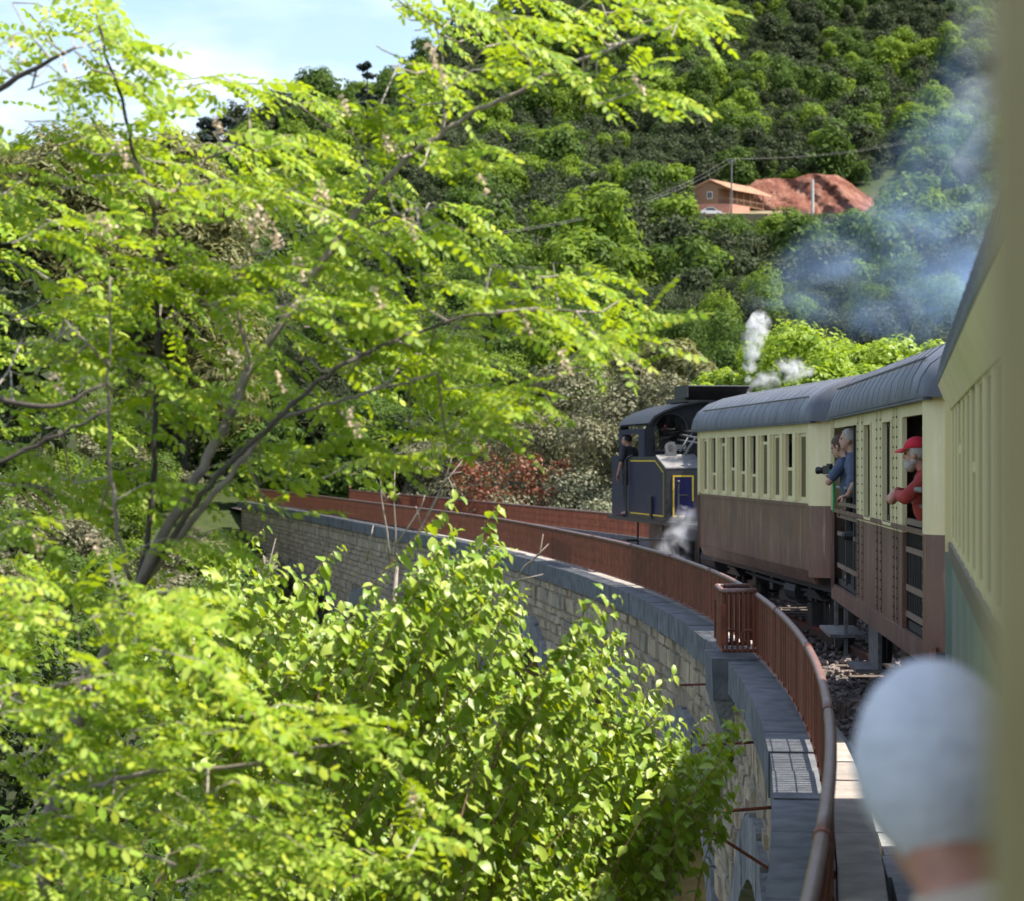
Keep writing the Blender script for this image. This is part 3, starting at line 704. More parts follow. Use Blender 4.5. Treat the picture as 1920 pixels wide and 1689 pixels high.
def platform_side(c, L, upper, lower):
    rc = .26; zw = 1.90
    ops = [(.52, 1.86), (5.65, L-.27)]
    wins = [(2.58,3.22),(4.25,4.82)]
    y0, y1 = ops[0][1], ops[1][0]
    q = MB(); q.b2((-CW, y0, 1.0), (-CW+.04, y1, zw)); q.build('side_panel', lower, c)
    q = MB(); q.b2((-CW+.001, .26, 1.0), (-CW+.04, ops[0][0], zw)); q.build('corner_panel', lower, c)
    q = MB(); q.b2((-CW+.001, .26, zw), (-CW+.04, ops[0][0], 2.97)); q.build('corner_panel', upper, c)
    q = MB(); q.b2((-CW-.012, .02, .93), (-CW+.03, L-.02, 1.10)); q.build('sill_beam', lower, c)
    q = MB(); ye = [y0]+[v for w in wins for v in w]+[y1]
    for a, b in zip(ye[0::2], ye[1::2]): q.b2((-CW, a, zw), (-CW+.04, b, 2.83))
    q.b2((-CW, y0, 2.83), (-CW+.04, y1, 2.97)); q.build('cream_panel', upper, c)
    for a, b in wins:
        q = MB(); q.b2((-CW, a, zw), (-CW+.04, b, 1.96)); q.build('window_sill_panel', upper, c)
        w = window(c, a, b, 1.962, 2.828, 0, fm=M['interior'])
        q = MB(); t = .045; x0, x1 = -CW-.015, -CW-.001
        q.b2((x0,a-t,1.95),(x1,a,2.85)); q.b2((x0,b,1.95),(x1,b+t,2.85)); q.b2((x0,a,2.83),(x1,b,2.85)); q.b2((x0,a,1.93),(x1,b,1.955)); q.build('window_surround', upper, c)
        q = MB(); q.b2((-CW+.10,a-.05,1.95),(-CW+.11,b+.05,2.85)); q.build('window_backing', M['interior'], c)  # dark sheet close behind the pane
    q = MB()
    for (a, b) in ops: q.b2((-CW, a, 2.85), (-CW+.05, b, 2.97))
    q.build('door_lintel', upper, c)
    # beading strips with rivets
    pts = []
    for y in (y0+.30, 2.4, 3.4, 3.72, 5.02, y1-.22):
        q = MB(); q.b2((-CW-.007, y-.03, 1.12), (-CW-.001, y+.03, zw)); q.build('cover_strip', lower, c)
        q = MB(); q.b2((-CW-.007, y-.03, zw+.002), (-CW-.001, y+.03, 2.95)); q.build('cover_strip', upper, c)
        q = MB(); q.b2((-CW-.0085, y+.031, 1.12), (-CW-.001, y+.040, 2.95)); q.build('seam', M['soot'], c)
        pts += [(-CW-.008, y, z) for z in np.arange(1.16, 2.94, .085)]
    rivets(c, pts, M['soot'])
    rivets(c, [(-CW+.24, -.003, z) for z in np.arange(1.2, 2.95, .092)]+[(-CW+.62, -.003, z) for z in np.arange(1.2, 2.95, .092)], M['greyiron'], .015)
    rivets(c, [(-CW-.003, .49, z) for z in np.arange(1.2, 2.95, .11)], M['cream'], .010)
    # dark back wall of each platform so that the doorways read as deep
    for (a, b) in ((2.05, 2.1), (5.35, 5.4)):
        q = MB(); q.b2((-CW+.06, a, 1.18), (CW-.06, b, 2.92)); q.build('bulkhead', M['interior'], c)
    # near doorway: guard rails, wicker-like grille, lower bars
    a, b = ops[0]; x = -CW+.03
    q = MB(); q.cyl((x-.04,a+.02,2.27),(x-.04,b-.5,2.27),.022,n=8); q.build('upper_guard_rail', M['greyiron'], c, True)
    q = MB(); q.cyl((x+.02,a+.02,2.12),(x+.02,b-.35,2.16),.02,n=8); q.build('guard_rail', M['greyiron'], c, True)
    def gate(a, b, zs, name):
        g = MB()
        for z, h in zs: g.b2((x, a, z), (x+.03, b, z+h))
        return g.build(name, M['wood'], c)
    g = gate(a, b, [(1.97,.05),(1.74,.045),(1.42,.05),(1.20,.05)], 'gate')
    q = MB()
    for k in np.arange(a, b, .028):
        q.box((x+.015, k, 1.88), (.006,.006,.19), [[1,0,0],[0,math.cos(.5),-math.sin(.5)],[0,math.sin(.5),math.cos(.5)]]); q.box((x+.019, k, 1.88), (.006,.006,.19), [[1,0,0],[0,math.cos(.5),math.sin(.5)],[0,-math.sin(.5),math.cos(.5)]])
    q.build('lattice', M['black'], g, kind='stuff')
    q = MB()
    for k in np.arange(a+.05, b, .11): q.b2((x+.008,k,1.25),(x+.022,k+.02,1.74))
    q.build('gate_bars', M['black'], g)
    q = MB(); q.b2((x+.05, a, 1.18), (x+.07, b, 1.70)); q.build('gate_panel', M['interior'], g)
    # far doorway: double gate with upright posts
    a, b = ops[1]
    for y in (a+.35, a+.62, a+1.45):
        q = MB(); q.b2((x, y, 1.15), (x+.05, y+.055, 2.87)); q.build('door_post', M['black'], c)
    q = MB(); q.b2((x-.01, a+.02, 1.15), (x+.02, a+.04, 2.87)); q.build('door_edge', M['greyiron'], c)
    g = gate(a, b, [(2.0,.04),(1.86,.04),(1.66,.045),(1.30,.05)], 'gate')
    q = MB()
    for k in np.arange(a+.05, b, .13): q.b2((x+.008,k,1.34),(x+.022,k+.022,1.66))
    q.build('gate_bars', M['black'], g)
    q = MB(); q.b2((x+.05, a, 1.15), (x+.06, b, 1.6)); q.build('gate_panel', M['interior'], g)
    q = MB(); q.cyl((x-.03,a+.42,1.72),(x-.10,a+.42,1.72),.05,n=10); q.sphere((x-.11,a+.42,1.72),.045,8,6); q.build('lever_handle', M['black'], g)
    q = MB(); q.cyl((x,a+.7,2.2),(x,b,2.2),.018,n=6); q.build('guard_rail', M['greyiron'], c)
    # folding step and footboards below
    q = MB(); q.b2((-CW-.16, L-1.5, .60), (-CW+.22, L-.2, .635)); q.b2((-CW-.0, L-1.45, .40), (-CW+.04, L-1.4, .95)); q.b2((-CW-.0, L-.3, .40), (-CW+.04, L-.25, .95)); q.build('footboard', M['greyiron'], c)
    q = MB(); q.b2((-CW-.02, L-2.9, .36), (-CW+.30, L-2.0, .40)); q.b2((-CW+.2, L-2.9, .40), (-CW+.24, L-2.0, .9)); q.build('step', M['greyiron'], c)

def corner_origin(near_left, theta):
    t = R(theta); return (near_left[0]+math.cos(t)*CW, near_left[1]-math.sin(t)*CW)
# far carriage (ten windows), middle carriage (open platforms with people), near carriage (the camera leans out of it)
TH1, L1 = -4.4, 8.9
lv = [0, .0, .62, .52, .0, .12, .62, .58, .50, .06, .60]
make_coach('passenger_carriage', 'cream and brown carriage directly behind the locomotive with a row of narrow windows', corner_origin((3.72,26.1), TH1), TH1, L1, windowed_side([0,.5,0,.10,.62,.58,.52,.10,.62,0][:10]), M['cream'], M['brown'], 0.0)
TH2, L2 = 3.5, 8.42
C2O = corner_origin((3.142,15.95), TH2)
C2 = make_coach('platform_carriage', 'cream and brown middle carriage with open doorways where passengers look out', C2O, TH2, L2, platform_side, M['cream'], M['brown'], 1.0)
TH3, L3 = 10.45, 18.3
far_left = np.array([2.735, 13.3]); d3 = np.array([math.sin(R(TH3)), math.cos(R(TH3))])
C3O = corner_origin(far_left-d3*L3, TH3)
def near_side(c, L, upper, lower):
    windowed_side([0,0,.5,0,0,0,.5,0,0,0,0,0,.4,0,0,0,0,.4,0,0,.3,0,0], .26, .004, .0015, M['belt'])(c, L, upper, M['teal'])
    # open door leaf of the photographer's own doorway, hinged outwards
    y = L-13.3/math.cos(R(TH3))+.95
    q = MB(); q.b2((-CW-.230, y, 1.15), (-CW-.005, y+.04, 2.9)); q.b2((-CW-.238, y-.008, 1.15), (-CW-.20, y+.05, 3.3)); q.build('open_door', M['shadedcream'], c)
make_coach('near_carriage', 'cream carriage at the right edge, so close that its posts blur', C3O, TH3, L3, near_side, M['cream'], M['teal'], 0.0, cornice=True)
def c2w(p): # local -> world for the middle carriage
    t = R(TH2); return np.array([C2O[0]+p[0]*math.cos(t)+p[1]*math.sin(t), C2O[1]-p[0]*math.sin(t)+p[1]*math.cos(t), p[2]])

# ------------------------------------------------------------------ steam locomotive (running with its smokebox towards the train)
def make_loco():
    TH = -9.5; t = R(TH); tank = np.array([2.87, 39.8])     # near upper corner of the left tank
    U0 = 4.3                                                   # local y of the tank front
    d = np.array([math.sin(t), math.cos(t)]); r = np.array([math.cos(t), -math.sin(t)])
    o = tank+r*CW-d*U0
    c = thing('steam_locomotive', 'black and navy blue tank locomotive with yellow lining at the head of the train', 'locomotive', (o[0], o[1], 0), -t)
    # boiler, smokebox, bands
    q = MB(); q.lathe([(.0,0),(.66,0),(.68,.02),(.68,4.2),(0,4.2)], (0, 6.0, 2.25), 32, 'y'); V = q
    q = MB(); q.lathe([(.67,-6.0),(.67,-1.9)], (0,0,2.35), 32, 'y'); q.build('boiler', M['soot'], c, True)
    q = MB(); q.lathe([(.0,-1.0),(.3,-.98),(.62,-.9),(.70,-.8),(.70,-.78),(.72,-.78),(.72,-2.0),(.0,-2.0)][::-1], (0,0,2.35), 32, 'y'); q.build('smokebox', M['soot'], c)
    for y in (2.6, 3.5, 4.4, 5.2, 5.8):
        q = MB(); q.lathe([(.68,-y-.03),(.688,-y-.03),(.688,-y+.03),(.68,-y+.03)], (0,0,2.35), 32, 'y'); q.build('boiler_band', M['black'], c)
    q = MB(); q.lathe([(.24,3.0),(.21,3.05),(.19,3.3),(.2,3.6),(.26,3.66),(.26,3.72),(.2,3.73),(.16,3.72)], (0,1.4,0), 20); q.build('chimney', M['soot'], c, True)
    q = MB(); q.lathe([(.34,2.9),(.34,3.35),(.3,3.5),(.18,3.6),(0,3.63)], (0,3.4,0), 20); q.build('steam_dome', M['soot'], c, True)
    q = MB(); q.prism([(-.42,4.35,2.8),(.42,4.35,2.8),(.42,4.35,3.48),(.30,4.35,3.60),(-.30,4.35,3.60),(-.42,4.35,3.48)][::-1], [(-.42,5.5,2.8),(.42,5.5,2.8),(.42,5.5,3.48),(.30,5.5,3.60),(-.30,5.5,3.60),(-.42,5.5,3.48)][::-1]); q.build('sand_box', M['soot'], c)
    for y in (3.95, 4.15):
        q = MB(); q.lathe([(.07,3.0),(.07,3.45),(.10,3.47),(.10,3.55),(.03,3.6),(0,3.6)], (-.22,y,0), 10); q.build('safety_valve', M['steel'], c)
    # side tanks with a sloped shoulder; the left one is what the photo shows
    def tank_mesh(sg):
        a, b, w0, w1, z0, z1 = U0, U0+3.15, .70, CW, 1.36, 2.57; ch = .24; cl = .8
        def sec(y, zt): return [(sg*w0,y,z0),(sg*w1,y,z0),(sg*w1,y,zt),(sg*w0,y,zt+.02)]
        q = MB(); S = [sec(a, z1-ch), sec(a+cl, z1), sec(b, z1)]
        if sg < 0: S = [x[::-1] for x in S]
        V = sum(S, []); F = [(i*4+j, i*4+(j+1)%4, (i+1)*4+(j+1)%4, (i+1)*4+j) for i in range(2) for j in range(4)]+[(3,2,1,0),(8,9,10,11)]
        q.add(V, F); return q
    tk = tank_mesh(-1).build('water_tank', M['navy'], c); tank_mesh(1).build('water_tank', M['navy'], c)
    x = -CW-.006
    # black edging and yellow lining on the side
    q = MB(); a, b = U0, U0+3.15
    q.b2((x,a+.80,2.50),(x+.005,b,2.571)); q.hexa([(x,a,2.26),(x+.005,a,2.26),(x+.005,a+.8,2.5),(x,a+.8,2.5),(x,a,2.332),(x+.005,a,2.332),(x+.005,a+.8,2.571),(x,a+.8,2.571)])
    q.b2((x,a,1.36),(x+.005,a+.13,2.26)); q.b2((x,b-.10,1.36),(x+.005,b,2.5)); q.b2((x,a+.13,1.36),(x+.005,b-.1,1.44)); q.build('tank_edging', M['black'], tk)
    q = MB(); xl = x-.003; lw = .026
    q.b2((xl,a+.84,2.475),(xl+.003,b-.14,2.475+lw)); q.hexa([(xl,a+.16,2.255),(xl+.003,a+.16,2.255),(xl+.003,a+.84,2.475),(xl,a+.84,2.475),(xl,a+.16,2.284),(xl+.003,a+.16,2.284),(xl+.003,a+.84,2.475+lw),(xl,a+.84,2.475+lw)])
    q.b2((xl,a+.16,1.46),(xl+.003,a+.175,2.255)); q.b2((xl,a+.16,1.44),(xl+.003,b-.14,1.44+lw)); q.build('side_lining', M['yellow'], tk)
    q = MB(); q.box((x-.02, a+1.1, 1.6), (.04,.14,.42)); q.build('tank_bracket', M['black'], tk)
    # tank front: black plate with a navy door framed in yellow
    q = MB(); q.b2((-CW+.002, a-.006, 1.36), (-.70, a-.0005, 2.33)); q.build('tank_front', M['black'], tk)
    fd = MB(); fx0, fx1, fz0, fz1 = -1.32, -.92, 1.44, 2.22; fd.b2((fx0,a-.012,fz0),(fx1,a-.0065,fz1)); fd = fd.build('front_door', M['navy'], tk)
    q = MB(); w = .03; y0, y1 = a-.017, a-.0125
    q.b2((fx0,y0,fz0),(fx0+w,y1,fz1)); q.b2((fx1-w,y0,fz0+.3),(fx1,y1,fz1)); q.b2((fx0+w,y0,fz1-w),(fx1-w,y1,fz1)); q.b2((fx0+w,y0,fz0),(fx0+.22,y1,fz0+w)); q.build('front_lining', M['yellow'], tk)
    q = MB(); q.box((-1.12, a-.03, 1.85), (.18,.03,.03)); q.build('door_handle', M['black'], tk)
    # tank top plate, lifting ring, filler
    q = MB(); q.hexa([(-CW-.004,a-.01,2.335),(-.70,a-.01,2.355),(-.70,a+.8,2.595),(-CW-.004,a+.8,2.575),(-CW-.004,a-.01,2.36),(-.70,a-.01,2.38),(-.70,a+.8,2.62),(-CW-.004,a+.8,2.60)]); q.build('tank_shoulder', M['greyiron'], tk)
    q = MB(); q.lathe([(.062,-.022),(.115,-.022),(.115,.022),(.062,.022),(.062,-.022)], (-1.18,a+.72,2.72), 16, 'y'); q.b2((-1.29,a+.70,2.56),(-1.07,a+.74,2.66)); q.build('lifting_ring', M['steel'], tk)
    q = MB(); q.tube([(x-.05,b-.08,1.4),(x-.07,b-.05,1.5),(x-.07,b-.05,2.5),(x-.03,b-.08,2.56),(x+.02,b-.3,2.6)], .018, 6); q.build('grab_rail', M['black'], c, True)
    # cab
    cf, cb = U0+1.75, U0+4.1
    prof = [(-1.45,2.55),(-1.45,3.02),(-1.41,3.18),(-1.30,3.32),(-1.08,3.44),(-.75,3.55),(-.35,3.62),(0,3.635)]; prof = prof+[(-p,z) for p, z in prof[-2::-1]]
    cab = MB(); npf = len(prof)
    V = [(p,y,z) for y in (cf-.22, cb+.15) for p, z in [(p*1.012, z+.02) for p, z in prof[2:-2]]]; k = npf-4
    cab.add(V, [(j,j+1,k+j+1,k+j) for j in range(k-1)]); V2 = [(p*.985,y,z-.035) for p, y, z in V]; cab.add(V2, [(k+j,k+j+1,j+1,j) for j in range(k-1)])
    cab.add([V[j] for j in range(k)]+[V2[j] for j in range(k)], [(j+1,j,k+j,k+j+1) for j in range(k-1)])
    cab = cab.build('cab_roof', M['soot'], c, True)
    # front plate with a big arched spectacle: ring-shaped polygon strips round the opening
    def plate(y, cx, open_half, z0o, z1o, mat, nm, sg):
        q = MB(); op = []
        for ang in np.linspace(math.pi, 0, 13): op.append((cx+open_half*math.cos(ang), z1o-open_half+open_half*math.sin(ang)))
        op = [(cx-open_half, z0o)]+op+[(cx+open_half, z0o)]
        lft = [p for p in prof if p[0] <= cx]; out = []
        n = len(op); xs = [o_[0] for o_ in op]
        def top(xv): return float(np.interp(xv, [p[0] for p in prof[1:-1]], [p[1] for p in prof[1:-1]]))
        for i in range(n-1):
            (xa, za), (xb, zb) = op[i], op[i+1]
            if abs(xa-xb) < 1e-6: continue
            q.hexa([(xa,y,za),(xb,y,zb),(xb,y+.03,zb),(xa,y+.03,za),(xa,y,top(xa)),(xb,y,top(xb)),(xb,y+.03,top(xb)),(xa,y+.03,top(xa))])
        for (u0, u1) in ((-1.44, cx-open_half), (cx+open_half, 0.0)):
            for ua, ub in zip(np.linspace(u0,u1,7)[:-1], np.linspace(u0,u1,7)[1:]):
                q.hexa([(ua,y,2.5),(ub,y,2.5),(ub,y+.03,2.5),(ua,y+.03,2.5),(ua,y,top(ua)),(ub,y,top(ub)),(ub,y+.03,top(ub)),(ua,y+.03,top(ua))])
        q.hexa([(cx-open_half,y,2.5),(cx+open_half,y,2.5),(cx+open_half,y+.03,2.5),(cx-open_half,y+.03,2.5),(cx-open_half,y,z0o),(cx+open_half,y,z0o),(cx+open_half,y+.03,z0o),(cx-open_half,y+.03,z0o)])
        for ua, ub in zip(np.linspace(0,1.44,9)[:-1], np.linspace(0,1.44,9)[1:]):
            q.hexa([(ua,y,2.5),(ub,y,2.5),(ub,y+.03,2.5),(ua,y+.03,2.5),(ua,y,top(ua)),(ub,y,top(ub)),(ub,y+.03,top(ub)),(ua,y+.03,top(ua))])
        return q.build(nm, mat, c), op
    fp, op = plate(cf, -.93, .33, 2.68, 3.40, M['soot'], 'cab_front', -1)
    q = MB(); q.tube([(p, cf-.012, z) for p, z in op]+[(op[0][0], cf-.012, op[0][1])], .022, 6); spec = q.build('spectacle_frame', M['black'], fp, True)
    q = MB(); V = [(p, cf+.012, z) for p, z in op]; q.add(V, [tuple(range(len(V)))]); q.build('spectacle_glass', M['glass'], fp)
    plate(cb, -.93, .33, 2.68, 3.36, M['soot'], 'cab_back', 1)
    for sg in (-1, 1):
        q = MB(); xx = sg*1.45; x0, x1 = sorted((xx, xx-sg*.03))
        q.b2((x0,cf+.03,2.571),(x1,cf+.55,3.1)); q.b2((x0,cf+.55,3.0),(x1,cb,3.1)); q.b2((x0,cb-.35,1.37),(x1,cb,3.0)); q.build('cab_side', M['navy'], c)
        q = MB(); q.b2((x0+.001,U0+3.155,1.37),(x1-.001,cb-.35,2.0)); q.build('cab_door', M['navy'], c)
    q = MB(); q.b2((-.55,cf+.2,3.63),(.55,cb-.4,3.72)); q.hexa([(-.62,cf+.0,3.66),(.62,cf+.0,3.66),(.62,cf+.06,3.66),(-.62,cf+.06,3.66),(-.70,cf-.35,3.92),(.62,cf-.35,3.92),(.62,cf-.30,3.94),(-.70,cf-.30,3.94)])
    q.b2((-.70,cf-.35,3.70),(-.66,cf+.6,3.94)); q.build('roof_vent', M['black'], c)
    q = MB(); q.b2((-1.3,cf+.1,1.37),(1.3,cb,1.42)); q.b2((-.6,cf+.04,1.42),(.6,cf+.5,3.2)); q.build('backhead', M['interior'], c)
    q = MB(); q.b2((-1.40,cb-.1,1.37),(1.40,cb+.9,2.6)); q.build('coal_bunker', M['navy'], c)
    # fittings beside the boiler
    q = MB()
    for (p0, p1, rr) in (((-.75,cf-.05,2.98),(-.72,4.0,2.86),.022),((-.80,cf-.05,2.88),(-.76,3.2,2.75),.018),((-.66,cf-.05,3.05),(-.6,4.6,3.02),.02)): q.cyl(p0,p1,rr,n=6)
    q.tube([(-.62,5.5,3.02),(-.78,5.3,2.9),(-.95,5.2,2.66)], .02, 5); q.tube([(-.5,4.9,3.05),(-.76,4.8,2.88),(-.98,4.75,2.6)], .026, 6)
    q.build('boiler_pipes', M['greyiron'], c, True)
    q = MB(); q.lathe([(.02,-.1),(.05,-.06),(.05,.06),(.02,.1)], (-.46,4.32,3.08), 10, 'x'); q.cyl((-.7,4.32,3.1),(-.2,4.32,3.1),.03,n=8); q.lathe([(.06,-.02),(.09,0),(.06,.02)], (-.30,4.3,3.12), 10, 'x'); q.build('injector_valve', M['steel'], c, True)
    q = MB(); q.lathe([(.02,-.012),(.085,-.012),(.085,.012),(.02,.012)], (-.62,4.3,3.12), 12, 'x'); q.build('valve_wheel', M['red'], c)
    # footplate, frames, wheels, rods, cylinder, buffer beam
    q = MB(); q.b2((-1.47,.2,1.28),(1.47,cb+1.0,1.357)); q.build('footplate', M['black'], c)
    q = MB(); q.b2((-.62,.2,.55),(-.56,cb+.8,1.28)); q.b2((.56,.2,.55),(.62,cb+.8,1.28)); q.build('frame', M['black'], c)
    for y in (3.2, 4.85, 6.5):
        for xx in (-.75,.75):
            q = MB(); q.lathe([(.54,-.065),(.62,-.065),(.62,.04),(.65,.05),(.65,.07),(.54,.07),(.54,-.065)], (xx,y,.65), 28, 'x'); q.lathe([(0,-.08),(.12,-.08),(.12,.08),(0,.08)], (xx,y,.65), 12, 'x')
            for k in range(10): aa = k*math.pi/5; q.cyl((xx,y+.1*math.cos(aa),.65+.1*math.sin(aa)),(xx,y+.56*math.cos(aa),.65+.56*math.sin(aa)),.028,n=5)
            q.build('driving_wheel', M['black'], c)
    q = MB(); q.b2((-.93,3.0,.42),(-.88,6.7,.52)); 
    for y in (3.2,4.85,6.5): q.lathe([(0,-.05),(.1,-.05),(.1,.05),(0,.05)], (-.9,y,.47), 10, 'x')
    q.build('coupling_rod', M['steel'], c)
    q = MB(); q.cyl((-1.1,1.0,.78),(-1.1,1.95,.78),.30,n=18); q.b2((-1.36,1.0,1.05),(-.8,1.95,1.27)); q.build('cylinder', M['soot'], c)
    q = MB(); q.cyl((-1.0,1.9,.66),(-1.0,3.0,.6),.03,n=8); q.b2((-1.05,2.0,.86),(-.95,3.1,.92)); q.build('piston_rod', M['steel'], c)
    q = MB(); q.b2((-1.35,.12,.82),(1.35,.2,1.28)); q.build('buffer_beam', M['red'], c)
    for xx in (-.87,.87):
        q = MB(); q.cyl((xx,.12,1.05),(xx,-.3,1.05),.08,n=10); q.lathe([(0,.30),(.2,.30),(.2,.35),(0,.36)],(xx,0,1.05),16,'y'); q.build('buffer', M['black'], c)
    q = MB(); q.b2((-1.42,cb-.6,.45),(-1.1,cb-.1,.49)); q.b2((-1.42,cb-.6,.85),(-1.15,cb-.1,.89)); q.b2((-1.2,cb-.62,.4),(-1.17,cb-.58,1.3)); q.build('cab_steps', M['black'], c)
    q = MB()
    for y in (2.2,2.8,5.6): q.cyl((-1.2,y,.3),(-1.2,y,1.28),.022,n=6); 
    q.tube([(-1.25,3.4,1.1),(-1.25,5.0,1.0),(-1.2,7.6,.9)],.03,6); q.b2((-1.3,3.9,.6),(-1.0,4.3,1.0)); q.build('brake_gear', M['black'], c)
    q = MB(); q.cyl((-1.3,U0-.35,1.36),(-1.3,U0-.35,2.1),.02,n=6); q.sphere((-1.3,U0-.35,2.1),.035,8,6); q.build('handrail_post', M['black'], c)
    return c, o, t
LOCO, LO, LT = make_loco()
def l2w(p): return np.array([LO[0]+p[0]*math.cos(LT)+p[1]*math.sin(LT), LO[1]-p[0]*math.sin(LT)+p[1]*math.cos(LT), p[2]])
# ------------------------------------------------------------------ vegetation tools
def vnoise(x, y, s, seed=0):
    return (np.sin(x/s*2.1+seed)+np.sin(y/s*1.7+seed*1.3+1)+np.sin((x+y)/s*1.3+seed*2.1)+np.sin((x-y)/s*.9+seed*.7+2))/4
def crown_mesh(name, mat, R_, H, n, size, nl=14, seed=1, base=0.0, flat=1.0, trunk=0.0, tmat=None, spread=.62, elong=1.0, shell=.3):
    """leaf-clump crown: n bent leaf faces spread over the shells of nl uneven lobes, from z=base to base+H"""
    g = np.random.default_rng(seed)
    a = g.uniform(0, 6.28, nl); h = g.uniform(.12, .92, nl)
    rr = R_*spread*np.sqrt(g.uniform(0,1,nl))*np.sqrt(np.clip(1.15-((h-.42)/.62)**2, .1, 1))
    C = np.stack([rr*np.cos(a), rr*np.sin(a), base+h*H], 1); lr = R_*g.uniform(.26,.50,nl)
    C = np.vstack([C, [[0,0,base+.45*H],[0,0,base+.80*H]]]); lr = np.append(lr, [R_*.55, R_*.40])
    w = lr**2; k = g.choice(len(C), n, p=w/w.sum())
    d = g.normal(size=(n,3)); d /= np.linalg.norm(d,axis=1)[:,None]; d[:,2] = np.where(g.uniform(size=n) < .55, np.abs(d[:,2]), d[:,2])
    rad = lr[k]*(1-shell+shell*1.25*g.uniform(0,1,n)); c = C[k]+d*rad[:,None]*np.array([1,1,flat])
    nn = d+g.normal(size=(n,3))*.32+np.array([0,0,.25]); nn /= np.linalg.norm(nn,axis=1)[:,None]
    u = np.cross(nn, g.normal(size=(n,3))); u /= np.linalg.norm(u,axis=1)[:,None]; v = np.cross(nn,u)
    s = size*g.uniform(.6,1.3,n)[:,None]
    V = np.stack([c-u*s*elong, c-v*s*.55+nn*s*.15, c+u*s*elong, c+v*s*.55+nn*s*.1], 1).reshape(-1,3)
    F = np.arange(4*n).reshape(n,4); mats = [mat]; mi = np.zeros(n, int)
    if trunk:
        q = MB(); q.tube([(0,0,-1.0),(0.03,.02,base*.5),(0,.05,base+H*.45)], [trunk, trunk*.8, trunk*.35], 6, cap=False)
        tv = np.concatenate(q.v); F = np.vstack([F, np.array(q.f)+len(V)]); V = np.vstack([V, tv]); mats = [mat, tmat or M['darkbark']]; mi = np.concatenate([mi, np.ones(len(q.f), int)])
    return fast_mesh(name, V, F, mats, False, mi)
def pine_mesh(name, mat, H, R_, n, size, seed, tiers=9, base=.25, umbrella=False):
    g = np.random.default_rng(seed); Vs = []; br = MB()
    br.tube([(0,0,-2),(0,.1,H*.5),(.1,0,H*.97)], [.02*H,.014*H,.003*H], 7, cap=False)
    cs = []
    for t in range(tiers):
        f = t/(tiers-1); z = H*(base+(1-base)*f); r = R_*((1-.75*f) if not umbrella else (.55+.6*math.sin(min(1,f*1.15)*math.pi)))*g.uniform(.75,1.1)
        for k in range(max(3, int(7-3*f))):
            a = g.uniform(0,6.28); e = np.array([r*math.cos(a), r*math.sin(a), z+r*.22]); br.tube([(0,0,z-.03*H), e*np.array([.5,.5,1])-np.array([0,0,.06*r]), e], [.005*H,.004*H,.002*H], 4, cap=False)
            for q in np.linspace(.45,1.0,4): cs.append((e*np.array([q,q,1])+np.array([0,0,-(1-q)*r*.22]), r*.23))
    k = g.integers(0, len(cs), n); C = np.array([c for c,_ in cs])[k]; rr = np.array([r for _,r in cs])[k]
    d = g.normal(size=(n,3))*np.array([1,1,.6]); c = C+d*rr[:,None]*.5
    dirv = d+np.array([0,0,.9]); dirv /= np.linalg.norm(dirv,axis=1)[:,None]; w = np.cross(dirv, g.normal(size=(n,3))); w /= np.linalg.norm(w,axis=1)[:,None]
    s = size*g.uniform(.6,1.3,n)[:,None]
    V = np.stack([c-w*s*.22, c+w*s*.22, c+dirv*s+w*s*.10, c+dirv*s-w*s*.10], 1).reshape(-1,3); F = np.arange(4*n).reshape(n,4)
    tv = np.concatenate(br.v); F2 = np.array(br.f)+len(V)
    return fast_mesh(name, np.vstack([V,tv]), np.vstack([F,F2]), [mat, M['darkbark']], False, np.concatenate([np.zeros(n,int), np.ones(len(F2),int)]))

